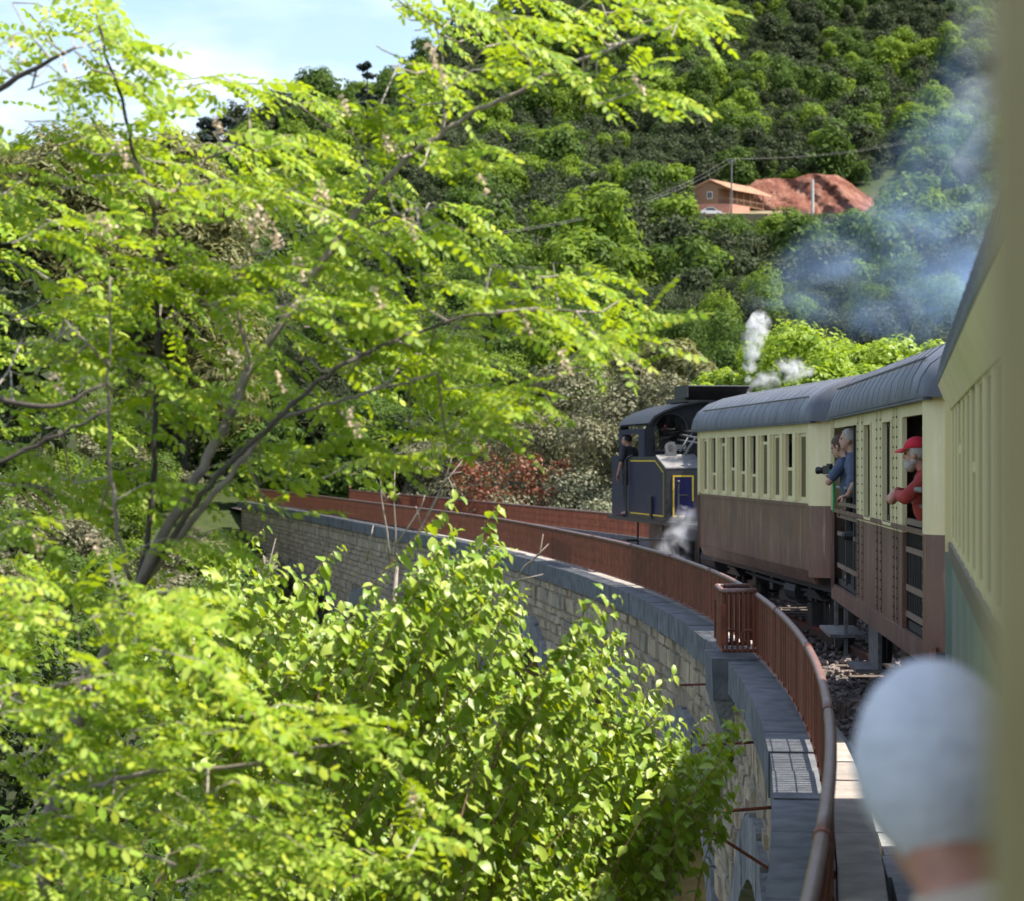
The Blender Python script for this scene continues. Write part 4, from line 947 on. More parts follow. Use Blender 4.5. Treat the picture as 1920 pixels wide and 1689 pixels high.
# ------------------------------------------------------------------ trees of the hillside
def hillside_trees():
    kinds = {'oak': [], 'mid': [], 'lime': []}
    for i in range(5): kinds['oak'].append(crown_mesh('oak_tree', M['oak'], 3.9, 5.4, 1500, .33, 22, 100+i, .7, 1, .16))
    for i in range(4): kinds['mid'].append(crown_mesh('green_tree', M['mid'], 4.0, 6.4, 1400, .35, 22, 200+i, .8, 1, .15))
    for i in range(4): kinds['lime'].append(crown_mesh('bright_tree', M['lime'], 3.7, 6.6, 1300, .35, 20, 300+i, .9, 1, .13))
    for k, c0 in (('oak',(3.9,5.4)),('mid',(4.0,6.4)),('lime',(3.7,6.6))):
        kinds[k+'_near'] = [crown_mesh({'oak':'oak_tree','mid':'green_tree','lime':'bright_tree'}[k], M[k], c0[0]*.72, c0[1]*.78, 6500, .12, 30, 800+i+len(k), .8, 1, .15) for i in range(3)]
    pts = []
    Y = 118.0
    while Y < 860:
        sp = 3.7+Y*.0030
        for t in np.arange(-1150, 1020, sp/Y*F_PX):
            dens = 1.0 if t > -480 else .5
            if random.random() > dens: continue
            y = Y+random.uniform(-.5,.5)*sp; x = (t+random.uniform(-.5,.5)*sp/Y*F_PX)/F_PX*y
            tt = x/y*F_PX; yc = np.interp(np.interp(tt, CAP_T, CAP_E), _ge[7:], GZ_Y[7:])
            if y > yc+14: continue
            if 318 < tt < 500 and 384 < y < 450: continue            # house, its yard
            if 400 < tt < 730 and 398 < y < 446: continue            # red cutting
            if 730 <= tt < 880 and 385 < y < 425: continue
            if y < 175 and tt < -180 and abs(x-np.interp(y,[107,150,180],[-13,-26,-36])) < 4: continue
            pts.append((x, y, tt))
        Y += sp*.92
    pts = np.array(pts); z = ground_z(pts[:,0], pts[:,1])
    kn = vnoise(pts[:,0], pts[:,1], 17, 1)+.8*vnoise(pts[:,0], pts[:,1], 5.0, 4)+rng.normal(0,.30,len(pts))
    kind = np.where(kn > .56, 'lime', np.where(kn > .20, 'mid', 'oak'))
    sc = rng.uniform(.5,1.35,len(pts))*np.where(rng.uniform(size=len(pts)) < .12, 1.3, 1)*np.where(kind == 'oak', .95, 1.08)
    for i in range(len(pts)):                                       # open views to the house and the bank: only low growth in front
        yl = 406 if 318 < pts[i,2] < 470 else (399 if 400 < pts[i,2] < 720 else None)
        if yl and 230 < pts[i,1] < 398: sc[i] = min(sc[i], max(.12, (2.5+(862-yl)/F_PX*pts[i,1]-z[i])/7.4*random.uniform(.85,1.15)))
    sc *= .88; sc = np.where(pts[:,1] < 225, np.minimum(sc, 1.1), sc)
    vis = sc/pts[:,1]*np.where((pts[:,2] > -150) & (pts[:,2] < 880) & (pts[:,1] > 150), 1, .01)
    order = np.argsort(-vis); ind = order[:296]; rest = order[296:]
    nm = {'oak':('oak_tree','dark green holm oak on the wooded hillside','dark oaks on the hillside'),'mid':('green_tree','mid green broadleaf tree on the wooded hillside','mid green trees on the hillside'),'lime':('bright_tree','fresh yellow green tree on the wooded hillside','fresh green trees on the hillside')}
    for i in ind:
        k = kind[i]; n, lab, grp = nm[k]
        kk = kinds[k+'_near'] if pts[i,1] < 225 else kinds[k]; o = link(n, kk[random.randrange(len(kk))], None, lab, None, (pts[i,0], pts[i,1], z[i]-.3)); o['category'] = 'tree'; o['group'] = grp
        o.rotation_euler = (0,0,random.uniform(0,6.28)); s = sc[i]; o.scale = (s*random.uniform(.9,1.15), s*random.uniform(.9,1.15), s*random.uniform(.8,1.35))
    for k, nme, lab in (('oak','oak_wood','dark oak wood covering the hillside'),('mid','green_wood','mid green trees mixed through the hillside wood'),('lime','bright_wood','fresh green trees mixed through the hillside wood')):
      for near in (False, True):
        r_ = [i for i in rest if kind[i] == k and (pts[i,1] < 225) == near]
        if not r_: continue
        p = np.stack([pts[r_,0], pts[r_,1], z[r_]-.3], 1); s = sc[r_][:,None]*rng.uniform(.88,1.14,(len(r_),3))
        scatter(nme, p, rng.uniform(0,6.28,len(p)), rng.uniform(0,.06,len(p)), s, [proto(k, m) for m in kinds[k+('_near' if near else '')]], None, lab)
hillside_trees()

# ------------------------------------------------------------------ middle distance: scrub, pines, bright trees behind the train
def mid_tree(name, label, group, px, ytop, wpx, Y, kind, n, size, seed, trunkr=.12, elong=1.0, base=None, nl=16):
    x = (px-960)*Y/F_PX; zt = 2.5+(862-ytop)*Y/F_PX; z0 = float(ground_z(x, Y)); R_ = wpx*Y/F_PX/2
    r = thing(name, label, 'tree', (x, Y, z0), 0, group); H = zt-z0
    b = max(.4, H-2.6*R_) if base is None else base
    link('crown', crown_mesh('crown', M[kind], R_*1.08, (H-b)*.93, n, size, nl, seed, b, 1, 0, elong=elong), r)
    q = MB(); g = np.random.default_rng(seed+7)
    q.tube([(0,0,-.4),(.1,.05,b*.6),(.05,-.1,b+.35*(H-b)),(.15,0,b+.7*(H-b))], [trunkr,trunkr*.8,trunkr*.5,trunkr*.15], 7)
    for k in range(9):
        a = g.uniform(0,6.28); h0 = b*.7+g.uniform(.0,.5)*(H-b); e = np.array([R_*.75*math.cos(a), R_*.75*math.sin(a), min(H*.93, h0+g.uniform(.15,.4)*(H-b))])
        q.tube([(0.05,0,h0), e*np.array([.45,.5,1])-np.array([0,0,.12*R_]), e], [trunkr*.45,trunkr*.3,trunkr*.08], 5)
    q.build('trunk', M['darkbark'], r); return r
SCRUB_L = ['olive brown scrub oak with the highest rounded top left of the locomotive cab','olive brown scrub oak straight above the locomotive cab','olive brown scrub oak farthest left above the rust red bushes','olive brown scrub oak behind the cab roof vent','olive brown scrub oak above the rightmost rust red leaves','olive brown scrub oak directly left of the locomotive cab','olive brown scrub oak low on the left, behind the rust red bushes','olive brown scrub oak hidden behind the locomotive boiler','olive brown scrub oak under the white steam plume','olive brown scrub oak right of the steam plume','olive brown scrub oak behind the locomotive sand box','olive brown scrub oak showing over the far carriage roof','olive brown scrub oak at the left end of the far railing']
G_SCRUB = 'olive brown scrub oaks behind the locomotive'
for i, a in enumerate([(1075,668,250,84),(1190,690,220,80),(940,735,230,88),(1290,700,190,78),(1010,760,210,82),(1140,770,230,77),(870,800,170,92),(1245,760,170,75),(1380,735,130,72),(1440,745,150,74),(1330,770,150,76),(1560,730,200,78),(800,810,150,96)]):
    mid_tree('scrub_oak', SCRUB_L[i], G_SCRUB, *a, 'olive', 7500, .088, 400+i)
for i, a in enumerate([(1085,868,190,76),(985,915,180,79),(1165,900,150,74),(900,915,150,84),(1120,935,140,72)]):
    mid_tree('sage_bush', 'pale grey green bush just behind the far railing', 'pale bushes along the far railing', *a, 'sage', 5200, .075, 450+i, .06)
for i, a in enumerate([(925,832,150,80),(1005,848,140,77),(880,858,110,84),(1060,850,70,79)]):
    mid_tree('rust_bush', ['dead bush with rust red leaves, second from the left behind the far railing','dead bush with rust red leaves nearest the locomotive but one','dead bush with rust red leaves, leftmost behind the far railing','small dead bush with rust red leaves closest to the locomotive'][i], 'rust red bushes behind the far railing', *a, 'rusty', 800, .09, 470+i, .05)
VIV_L = ['tallest vivid yellow green tree right of the white steam plume','vivid yellow green tree just behind the white steam plume','vivid yellow green tree above the joint of the two brown carriages','broad vivid yellow green tree above the middle carriage roof','rightmost vivid yellow green tree meeting the near carriage','lower vivid yellow green tree above the far carriage roof','lower vivid yellow green tree close over the middle carriage roof']
for i, a in enumerate([(1515,602,215,66),(1440,640,150,70),(1610,640,150,64),(1690,632,190,62),(1775,640,150,60),(1560,660,190,62),(1650,680,190,58)]):
    mid_tree('bright_tree', VIV_L[i], 'vivid trees behind the carriages', *a, 'vivid', 6500, .10, 500+i, nl=30)
for i, a in enumerate([(1335,698,120,71),(1300,712,90,70),(1375,690,110,71)]):
    mid_tree('bright_bush', 'vivid yellow green bush to the left of the white steam plume', 'vivid bushes beside the steam plume', *a, 'vivid', 3000, .09, 520+i, .06)
def pine(name, label, group, px, ytop, wpx, Y, mat, n, size, seed, nl=26, crown=.75, elong=1.9, flat=1.0):
    x = (px-960)*Y/F_PX; zt = 2.5+(862-ytop)*Y/F_PX; z0 = float(ground_z(x, Y)); H = zt-z0; R_ = wpx*Y/F_PX/2
    r = thing(name, label, 'tree', (x,Y,z0), 0, group)
    link('crown', crown_mesh('crown', M[mat], R_, H*crown*.95, n, size, nl, seed, H*(1-crown), flat, 0, elong=elong, spread=.78), r)
    q = MB(); q.tube([(0,0,-1),(.1,0,H*.5),(0,.1,H*.93)], [.018*H,.012*H,.003*H], 7)
    g = np.random.default_rng(seed)
    for k in range(10):
        a = g.uniform(0,6.28); h = H*(1-crown)+g.uniform(0,.7)*H*crown; q.tube([(0,0,h),(R_*.7*math.cos(a),R_*.7*math.sin(a),h+R_*.3)], [.005*H,.001*H], 5)
    q.build('trunk', M['darkbark'], r); return r
for i, a in enumerate([(1245,612,150,104),(1185,640,110,108),(1340,650,110,101),(1295,640,110,108),(1215,630,100,112)]):
    pine('pine_tree', 'young olive green pine behind the scrub and locomotive', 'young pines behind the locomotive', *a, 'pine', 6500, .12, 600+i, 34, .85)
pine('pine_tree', 'tall olive green pine nearest the left edge, seen through the feathery leaves', None, 130, 225, 330, 118, 'pine', 17000, .15, 621, 40, .8)
pine('pine_tree', 'tall olive green pine with its top against the clouds', None, 310, 190, 230, 124, 'pine', 14000, .15, 622, 36, .85)
pine('pine_tree', 'lower broad olive green pine behind the upright dark branch', None, 340, 330, 300, 122, 'pine', 14000, .15, 623, 36, .85)
pine('ridge_pine', 'lone blue dark pine standing up on the skyline against the sky', None, 688, 102, 46, 470, 'bluepine', 1100, .5, 631, 20, .8, 1.2, .6)
pine('ridge_pine', 'blue dark spreading pine on the left skyline under the clouds', None, 405, 212, 90, 430, 'bluepine', 1600, .6, 632, 22, .7, 1.2, .5)
for i, a in enumerate([(500,790,150,118),(580,740,170,124),(690,730,190,122),(640,800,140,116),(760,770,130,118),(540,830,110,115),(430,760,170,128),(330,800,150,130),(820,720,150,126)]):
    mid_tree('valley_tree', 'mid green broadleaf tree beyond the far end of the railing', 'broadleaf trees beyond the viaduct end', *a, ['mid','oak','mid'][i%3], 3200, .2, 560+i)

def valley_fill():
    mes = {k: [crown_mesh('valley_tree', M[k], 3.0, 5.6, 1500, .24, 18, 700+i, .9, 1, .14) for i in range(3)] for k in ('mid','oak','lime')}
    g = np.random.default_rng(9); n = 0
    fine = {k: [crown_mesh('valley_tree', M[k], 3.0, 5.6, 9000, .095, 30, 740+i, .9, 1, .14) for i in range(2)] for k in ('mid','oak','lime')}
    for Y in np.arange(30, 116, 6.5):
        for x in np.arange(-.30*Y-3, float(np.interp(Y, KY, KX))-4.5, 4.6):
            if n >= 150: continue
            y = Y+g.uniform(-2,2); xx = x+g.uniform(-1.3,1.3); k = ('mid','oak','mid','lime','oak')[g.integers(0,5)]
            o = link('valley_tree', (fine[k][g.integers(0,2)] if Y < 75 else mes[k][g.integers(0,3)]), None, {'mid':'mid green broadleaf tree in the valley left of the viaduct','oak':'dark green tree in the valley left of the viaduct','lime':'fresh yellow green tree in the valley left of the viaduct'}[k], None, (xx, y, float(ground_z(xx,y))-.3)); s = g.uniform(.85,1.4)
            if y < 60: s *= 1.1
            if xx > float(np.interp(y, KY, KX))-11: s = min(s, max(.35, (-2.0-float(ground_z(xx,y)))/6.8))
            o.scale = (s,s,s*g.uniform(.9,1.15)); o.rotation_euler = (0,0,g.uniform(0,6)); o['category'] = 'tree'; o['group'] = 'trees in the valley left of the viaduct'; n += 1
valley_fill()
def bank_scrub():
    g = np.random.default_rng(12)
    for nm, k, lab in (('green_scrub','mid','low green scrub covering the bank left of the viaduct'),('dark_scrub','olive','low olive brown scrub covering the bank left of the viaduct'),('fresh_scrub','lime','low fresh green scrub on the bank left of the viaduct')):
        vs = [proto('bush', crown_mesh('bush', M[k], 1.5, 2.2, 2600, .085, 18, 860+i+len(k), .0)) for i in range(3)]
        pts = []; sc = []
        for _ in range(330 if k != 'lime' else 150):
            y = g.uniform(34, 126); r = float(np.interp(y, KY, KX)); x = g.uniform(-.27*y-2, r-2.0); z = float(ground_z(x, y)); s = g.uniform(.6,1.35)
            if x > r-9 and y < 112: s = min(s, max(.25, (-1.1-z)/2.2))
            pts.append((x,y,z-.15)); sc.append(s)
        scatter(nm, np.array(pts), g.uniform(0,6.28,len(pts)), g.uniform(0,.1,len(pts)), np.array(sc), vs, None, lab)
bank_scrub()
# ------------------------------------------------------------------ foreground foliage
def pinnate(seed):
    g = np.random.default_rng(seed); V = []; F = []; L_ = .21; n = 6; droop = g.uniform(.25,.7)
    def rp(u): return np.array([L_*u, 0, -L_*droop*u*u*.6])
    pts = [rp(u) for u in np.linspace(0,1,5)]
    for a, b in zip(pts[:-1], pts[1:]):
        k = len(V); V += [a+(0,.0014,0), a-(0,.0014,0), b-(0,.001,0), b+(0,.001,0)]; F.append((k,k+1,k+2,k+3))
    def leaflet(p, d, l, w):
        d = d/np.linalg.norm(d); s = np.cross((0,0,1.0), d); s /= np.linalg.norm(s)+1e-9
        s = s+np.array([0,0,g.uniform(-.45,.45)]); s /= np.linalg.norm(s); up = np.cross(d, s)
        k = len(V); c = g.uniform(.02,.2)
        V.extend([p, p+d*l*.35+s*w-up*c*w, p+d*l*.75+s*w*.8-up*w*c-up*l*.06, p+d*l-up*l*.12, p+d*l*.75-s*w*.8-up*w*c-up*l*.06, p+d*l*.35-s*w-up*w*c])
        F.extend([(k,k+1,k+2,k+3),(k,k+3,k+4,k+5)])
    for i in range(n):
        u = .2+.75*i/(n-1)
        for sg in (-1,1):
            l = .049*g.uniform(.75,1.15)*(1-.25*abs(u-.55)); d = np.array([.42, sg*1.0, -g.uniform(.05,.6)])
            leaflet(rp(u), d, l, l*.27)
    leaflet(rp(1), np.array([1,g.uniform(-.2,.2),-droop]), .047, .012)
    return np.array(V), np.array(F)
def ovate(seed):
    g = np.random.default_rng(seed); L_ = .098; W_ = .0275*g.uniform(.85,1.15); cur = g.uniform(.35,.95); fold = g.uniform(.05,.40)
    V = []; F = []
    st = [(0,.08),(.25,.85),(.55,1.0),(.82,.55),(1.0,.03)]
    for u, w in st:
        c = np.array([L_*(u-.12*cur*u*u), 0, -L_*cur*u*u*.5]); wv = .004*math.sin(u*9+seed)
        V += [c+(0, W_*w*math.cos(fold), W_*w*math.sin(fold)+wv), c, c+(0, -W_*w*math.cos(fold), W_*w*math.sin(fold)-wv)]
    for i in range(len(st)-1):
        a = 3*i; F += [(a,a+1,a+4,a+3),(a+1,a+2,a+5,a+4)]
    k = len(V); V += [(-.014,.0008,.004),(-.014,-.0008,.004),(0,-.0008,0),(0,.0008,0)]; F.append((k,k+1,k+2,k+3))
    return np.array(V), np.array(F)
def basis(d, up):
    d = d/np.linalg.norm(d,axis=1)[:,None]; y = np.cross(up, d); y /= np.linalg.norm(y,axis=1)[:,None]+1e-9; z = np.cross(d, y)
    return np.stack([d,y,z], -1)
def place_leaves(root, base, variants, pos, dirs, ups, scl, mat, partname, massname, nparts, sortkey=None):
    B = basis(dirs, ups); n = len(pos); k = rng.integers(0, len(variants), n)
    big = np.argsort(-(scl/pos[:,1]+rng.uniform(0,.006,n)))[:nparts] if nparts else []
    isb = np.zeros(n, bool); isb[big] = True
    mes = [fast_mesh(partname, V, F, mat) for V, F in variants]
    for i in big:
        o = link(partname, mes[k[i]], root); m = Matrix([[*(B[i][r]*scl[i]), pos[i][r]-base[r]] for r in range(3)]+[[0,0,0,1]]); o.matrix_basis = m
    Vs = []; Fs = []; off = 0
    for v, (V, F) in enumerate(variants):
        s = np.where((k == v) & ~isb)[0]
        if len(s) == 0: continue
        W_ = np.einsum('nij,vj->nvi', B[s]*scl[s][:,None,None], V)+(pos[s]-base)[:,None,:]
        Vs.append(W_.reshape(-1,3)); Fs.append((F[None]+(np.arange(len(s))*len(V))[:,None,None]+off).reshape(-1,4)); off += len(s)*len(V)
    link(massname, fast_mesh(massname, np.vstack(Vs), np.vstack(Fs), mat), root, None, 'stuff')

def robinia():
    base = P(100,1500,8.2)*np.array([1,1,0])+np.array([-.5,.6,0]); base[2] = float(ground_z(base[0],base[1]))
    rt = thing('blossoming_tree', 'large feathery leaved tree with pale blossom filling the left foreground', 'tree', tuple(base))
    segs = []
    def br(pts, r0, r1, nm='branch'):
        pts = [(p if len(p) == 3 else (*p, 8.3)) for p in pts]; w = np.array([P(*p) for p in pts])
        t = np.linspace(0,1,len(w)); tt = np.linspace(0,1,len(w)*4); w2 = np.stack([np.interp(tt,t,w[:,j]) for j in range(3)],1)
        for _ in range(2): w2[1:-1] = (w2[:-2]+2*w2[1:-1]+w2[2:])/4
        w2[1:-1] += rng.normal(0,.004,(len(w2)-2,3))
        q = MB(); q.tube(w2-base, np.linspace(r0,r1,len(w2)), 9); q.build(nm, M['bark'] if nm != 'dark_branch' else M['darkbark'], rt, True)
        segs.append(w2)
    # trunk down to the valley floor
    q = MB(); tp = [base, base+np.array([.1,-.1,5.5]), P(60,1800,8.3), P(100,1500,8.25), P(150,1335,8.3), P(190,1245,8.3), P(250,1130,8.3)]
    tw = np.array(tp); tt = np.linspace(0,6,40); tw2 = np.stack([np.interp(tt,range(7),tw[:,j]) for j in range(3)],1)
    for _ in range(3): tw2[1:-1] = (tw2[:-2]+2*tw2[1:-1]+tw2[2:])/4
    q.tube(tw2-base, np.interp(tt,[0,1,3,6],[.13,.085,.033,.026]), 10); q.build('trunk', M['bark'], rt, True); segs.append(tw2[22:])
    br([(250,1130),(300,1010),(350,930),(398,845),(430,780,8.4),(470,690,8.5),(520,620,8.5),(572,540,8.6),(620,470,8.6),(650,425,8.7),(700,360,8.7),(760,300,8.7),(820,255,8.7),(880,215,8.7),(960,180,8.7),(1065,122,8.7),(1160,85,8.7),(1260,50,8.7)], .023, .006)
    br([(262,1105,8.2),(345,965,8.2),(400,900,8.1),(450,845,8.1),(520,790,8.0),(590,720,8.0),(660,675,7.9),(740,640,8.3),(850,600,8.4),(960,580,8.5),(1080,585,8.6)], .013, .004, 'dark_branch')
    br([(270,1090,8.3),(350,985,8.25),(420,905,8.2),(480,830,8.2),(530,780,8.2),(610,760,8.2),(700,735,8.2),(820,700,8.2)], .015, .004)
    br([(255,1115,8.4),(283,980,8.5),(292,800,8.5),(297,600,8.6),(291,390,8.6),(250,300,8.6),(232,200,8.6),(200,110,8.6),(180,20,8.6)], .013, .005, 'dark_branch')
    br([(291,390,8.6),(270,330,8.5),(240,290,8.5)], .012, .008); br([(291,390,8.6),(330,350,8.7),(385,300,8.8),(470,260,8.8)], .01, .004)
    br([(245,1085,8.2),(222,1010,8.1),(206,880,8.1),(203,700,8.0),(206,520,8.0)], .010, .004)
    br([(205,690,8.0),(160,640,7.9),(120,600,7.9)], .007, .003)
    br([(150,1500,8.1),(180,1470,8.0),(300,1440,7.8),(450,1440,7.7),(560,1408,7.6),(660,1392,7.6)], .012, .005)
    br([(-40,740,7.8),(90,770,7.8),(200,720,7.9)], .012, .006, 'dark_branch'); br([(-40,880,7.8),(80,830,7.8),(200,770,7.8)], .01, .005, 'dark_branch')
    br([(-40,190,8.2),(60,130,8.2),(140,90,8.2)], .014, .006, 'dark_branch'); br([(190,1245,8.3),(120,1290,8.0),(0,1300,7.8)], .012, .006)
    br([(640,470,8.6),(700,420,8.4),(780,390,8.3)], .008, .003); br([(830,250,8.7),(840,150,8.8),(815,40,8.8)], .009, .003); br([(690,370,8.7),(690,300,8.8),(660,250,8.9)], .007, .003)
    br([(470,690,8.5),(440,560,8.5),(470,430,8.5)], .008, .003); br([(100,1490,8.2),(200,1580,7.6),(330,1620,7.4)], .01, .004); br([(80,1560,8.2),(60,1640,7.5),(180,1680,7.3)], .01, .004)
    blobs = [(40,60,100),(130,40,90),(210,90,65),(100,150,80),(15,230,70),(215,190,45),(190,280,50),(40,330,70),(255,320,45),(240,40,40),(330,280,55),(275,130,25),(280,210,30),
     (330,340,70),(420,310,90),(520,265,100),(600,240,80),(680,200,60),(500,185,35),(760,215,70),(830,170,75),(850,90,75),(800,20,60),(950,90,90),(1040,60,80),(1130,95,80),(1220,80,75),(1280,40,60),(1180,15,60),(1235,160,45),(1300,15,50),(920,30,60),
     (620,330,90),(560,400,100),(700,290,70),(830,290,55),(770,380,75),(800,430,90),(760,500,110),(890,480,80),(940,550,85),(1040,580,80),(1120,570,65),(1185,585,40),(860,620,95),(920,690,75),(965,755,42),(780,680,100),(870,730,75),(920,800,35),(760,790,80),(690,740,85),(620,640,110),(560,560,110),(480,480,110),(400,430,85),(650,520,100),(700,610,100),(1080,630,40),(1140,640,30),
     (120,330,55),(150,480,60),(90,410,65),(250,470,45),(270,560,50),(140,620,60),(300,760,50),(150,720,60),(60,450,100),(200,430,65),(60,560,110),(170,560,80),(90,680,110),(230,660,70),(350,570,80),(340,690,75),(420,630,85),(450,730,70),(540,690,80),(390,780,60),(540,830,70),(620,840,75),(690,860,45),(500,900,45),(170,800,75),(70,820,110),(60,950,110),(190,940,80),(120,1060,100),(400,1010,45),(50,1180,120),(190,1150,80),(330,1140,70),(340,880,40),
     (150,1300,110),(300,1250,100),(400,1190,75),(60,1400,120),(200,1420,100),(330,1370,95),(450,1340,90),(100,1560,120),(250,1560,110),(400,1520,100),(510,1500,80),(50,1680,120),(200,1680,110),(350,1660,100),(480,1640,90),(580,1600,60),(700,1650,60),(550,1350,75),(680,1375,45),(780,1560,40)]
    sk = np.vstack(segs); skp = np.stack([960+F_PX*sk[:,0]/sk[:,1], 862-F_PX*(sk[:,2]-2.5)/sk[:,1]],1)
    pos = []; dirs = []; ups = []; scl = []; tw = MB()
    for (bx, by, r) in blobs:
        low = by > 1100; left = bx < 300
        Y0 = 8.3 if not low else (7.4 if bx < 620 else 7.9)
        ns = max(2, int(r*r*(.00047 if not left else .00044)))
        for _ in range(ns):
            a = random.uniform(0,6.28); q = r*math.sqrt(random.random()); tx, ty = bx+q*math.cos(a), by+q*math.sin(a)*.9
            Y = Y0+(random.uniform(-.25,1.1) if by < 1100 else random.uniform(-.5,.9))*(.6+r/150); tip = P(tx, ty, Y)
            d = np.array([random.gauss(.72,.35), random.gauss(-.1,.45), random.gauss(.03,.32)]); d /= np.linalg.norm(d)
            ln = random.uniform(.16,.34); st = tip-d*ln+np.array([0,0,.02])
            mid = (tip+st)/2+np.array([0,0,.035])
            dist = np.linalg.norm(skp-np.array([tx-ln*300, ty]), axis=1); j = int(np.argmin(dist))
            if dist[j] < (100 if by < 1100 else 45) and random.random() < .6: 
                c0 = sk[j]; tw.tube([c0-base, (c0*.45+st*.55)-base+np.array([0,0,-.03]), st-base, mid-base, tip-base], [.005,.004,.003,.0025,.0015], 5, cap=False)
            else: tw.tube([st-d*.03-base, st-base, mid-base, tip-base], [.0035,.003,.0025,.0015], 4, cap=False)
            nl = int(ln/.034); side = 1
            for k in range(nl):
                u = (k+.5)/nl; p = st*(1-u)+tip*u+np.array([0,0,.04*4*u*(1-u)*.9]); side = -side
                latv = np.cross(d, (0,0,1.0)); latv /= np.linalg.norm(latv)
                dd = d*random.uniform(.45,.9)+latv*side*random.uniform(.3,.8)+np.array([.30,0,random.uniform(-.45,.25)])
                pos.append(p); dirs.append(dd); up = np.array([random.gauss(.15,.35), random.gauss(-.35,.35), 1.0]); ups.append(up); scl.append(random.uniform(.55,1.2))
            pos.append(tip); dirs.append(d+np.array([.2,0,-.15])); ups.append(np.array([0,-.3,1.0])); scl.append(random.uniform(.7,1.0))
    tw.build('twigs', M['greytwig'], rt, False, None, 'stuff')
    place_leaves(rt, base, [pinnate(i) for i in range(10)], np.array(pos), np.array(dirs), np.array(ups), np.array(scl), M['robinia'], 'leaf', 'foliage', 300)
    # hanging blossom
    fl = [(480,380,1.3),(500,410,1.0),(460,410,.9),(800,80,.8),(812,110,.8),(1045,650,.9),(650,765,.9),(590,360,1.0),(600,340,.7),(720,250,.7),(400,215,.6),(640,180,.6),(220,265,.8),(190,395,.8),(170,405,.7),(700,540,.7),(555,480,.7),(760,395,.8),(430,640,.7),(100,700,.7),(60,1000,.7),(170,1000,.7),(770,1480,.8),(350,1180,.7),(110,100,.6),(20,75,.7),(900,330,.5),(1190,140,.6),(980,590,.6),(520,700,.6)]
    g = np.random.default_rng(77)
    for v, (fx, fy, s) in enumerate(fl):
        n = int(34*s); u = g.uniform(0,1,n); c = P(fx, fy, 7.9 if fy < 1200 else 7.4)
        pp = np.stack([.05*u*s+g.normal(0,.014,n)*s, g.normal(0,.014,n)*s, -.12*u*s+g.normal(0,.008,n)],1)+c-base
        nn = g.normal(size=(n,3)); nn /= np.linalg.norm(nn,axis=1)[:,None]; uu = np.cross(nn,g.normal(size=(n,3))); uu /= np.linalg.norm(uu,axis=1)[:,None]; vv = np.cross(nn,uu); e = .008
        V = np.stack([pp-uu*e, pp-vv*e+nn*e*.5, pp+uu*e, pp+vv*e+nn*e*.5],1).reshape(-1,3)
        link('blossom', fast_mesh('blossom', V, np.arange(4*n).reshape(n,4), M['flower']), rt)
robinia()

def shrub(name, label, top, Ylo, Yhi, count, seed, nparts, basepx, step=.024, xr=(430,1410)):
    random.seed(seed); base = P(*basepx)*np.array([1,1,0]); base[2] = float(ground_z(base[0], base[1]))
    rt = thing(name, label, 'shrub', tuple(base)); tx = [p[0] for p in top]; ty = [p[1] for p in top]
    tips = [(p[0], p[1], p[2]) for p in top if len(p) == 3]
    for _ in range(130):
        x = random.uniform(400,1395); tips.append((x, np.interp(x, tx, ty)+random.uniform(18,170), random.uniform(Ylo, Yhi) if x < 1150 else random.uniform(11.3, 12.7)))
    while len(tips) < count:
        x = random.uniform(*xr); y = np.interp(x, tx, ty)+25+random.random()**.85*760
        lim = np.interp(y, [900,1345,1400,1480,1600,1720], [1200,1395,1395,1370,1310,1270])
        if x > lim or y > 1760: continue
        tips.append((x, y, random.uniform(Ylo, Yhi) if x < 1150 else random.uniform(11.3, 12.7)))
    pos = []; dirs = []; ups = []; scl = []; tw = MB(); main = MB()
    q = MB(); crown = P(820, 1900, 11.0)
    for k in range(7):
        e = P(random.uniform(520,1200), random.uniform(1820,1900), random.uniform(Ylo,Yhi)); q.tube([base-base, (base*.5+crown*.5)-base+np.array([random.uniform(-.4,.4),0,0]), e-base], [.06,.04,.014], 7)
    q.build('stem', M['bark'], rt, True)
    for (x, y, Y) in tips:
        tip = P(x, y, Y); ln = random.uniform(.45,.85); lean = random.uniform(.45,1.1)
        st = tip-np.array([ln*lean*.8, random.uniform(-.15,.15), ln]); c1 = st*.45+tip*.55+np.array([-.06,0,.06])
        nn = int(ln/step); prev = None; pl = []
        for k in range(nn+1):
            u = k/nn; p = (1-u)**2*st+2*u*(1-u)*c1+u*u*tip; pl.append(p)
        pl = np.array(pl); tw.tube(pl[::3]-base if len(pl) > 6 else pl-base, np.linspace(.0048,.0016,len(pl[::3])), 5, cap=False)
        side = 1
        for k in range(int(nn*.12), nn+1):
            d = pl[min(k+1,nn)]-pl[max(k-1,0)]; d /= np.linalg.norm(d); side = -side
            lat = np.cross(d, (0,1.0,0)); lat /= np.linalg.norm(lat)+1e-9
            a = random.gauss(0,.9); o = lat*side*math.cos(a)+np.array([0,-1,0])*math.sin(a)*.8
            dd = o*random.uniform(.5,.9)+d*random.uniform(0,.35)+np.array([.38,-.1,random.gauss(-.45,.28)])
            pos.append(pl[k]); dirs.append(dd); ups.append(np.array([random.gauss(.3,.4), random.gauss(-.5,.4), 1.0])); sz = random.uniform(.55,1.15)*(1 if k < nn-3 else .7); scl.append(sz)
            if random.random() < .25: pos.append(pl[k]); dirs.append(-o*.7+np.array([.35,-.2,-.4])); ups.append(np.array([.1,-.5,1.0])); scl.append(sz*.9)
    tw.build('twigs', M['twig'], rt, False, None, 'stuff')
    place_leaves(rt, base, [ovate(i) for i in range(12)], np.array(pos), np.array(dirs), np.array(ups), np.array(scl), M['shrubleaf'], 'leaf', 'foliage', nparts)
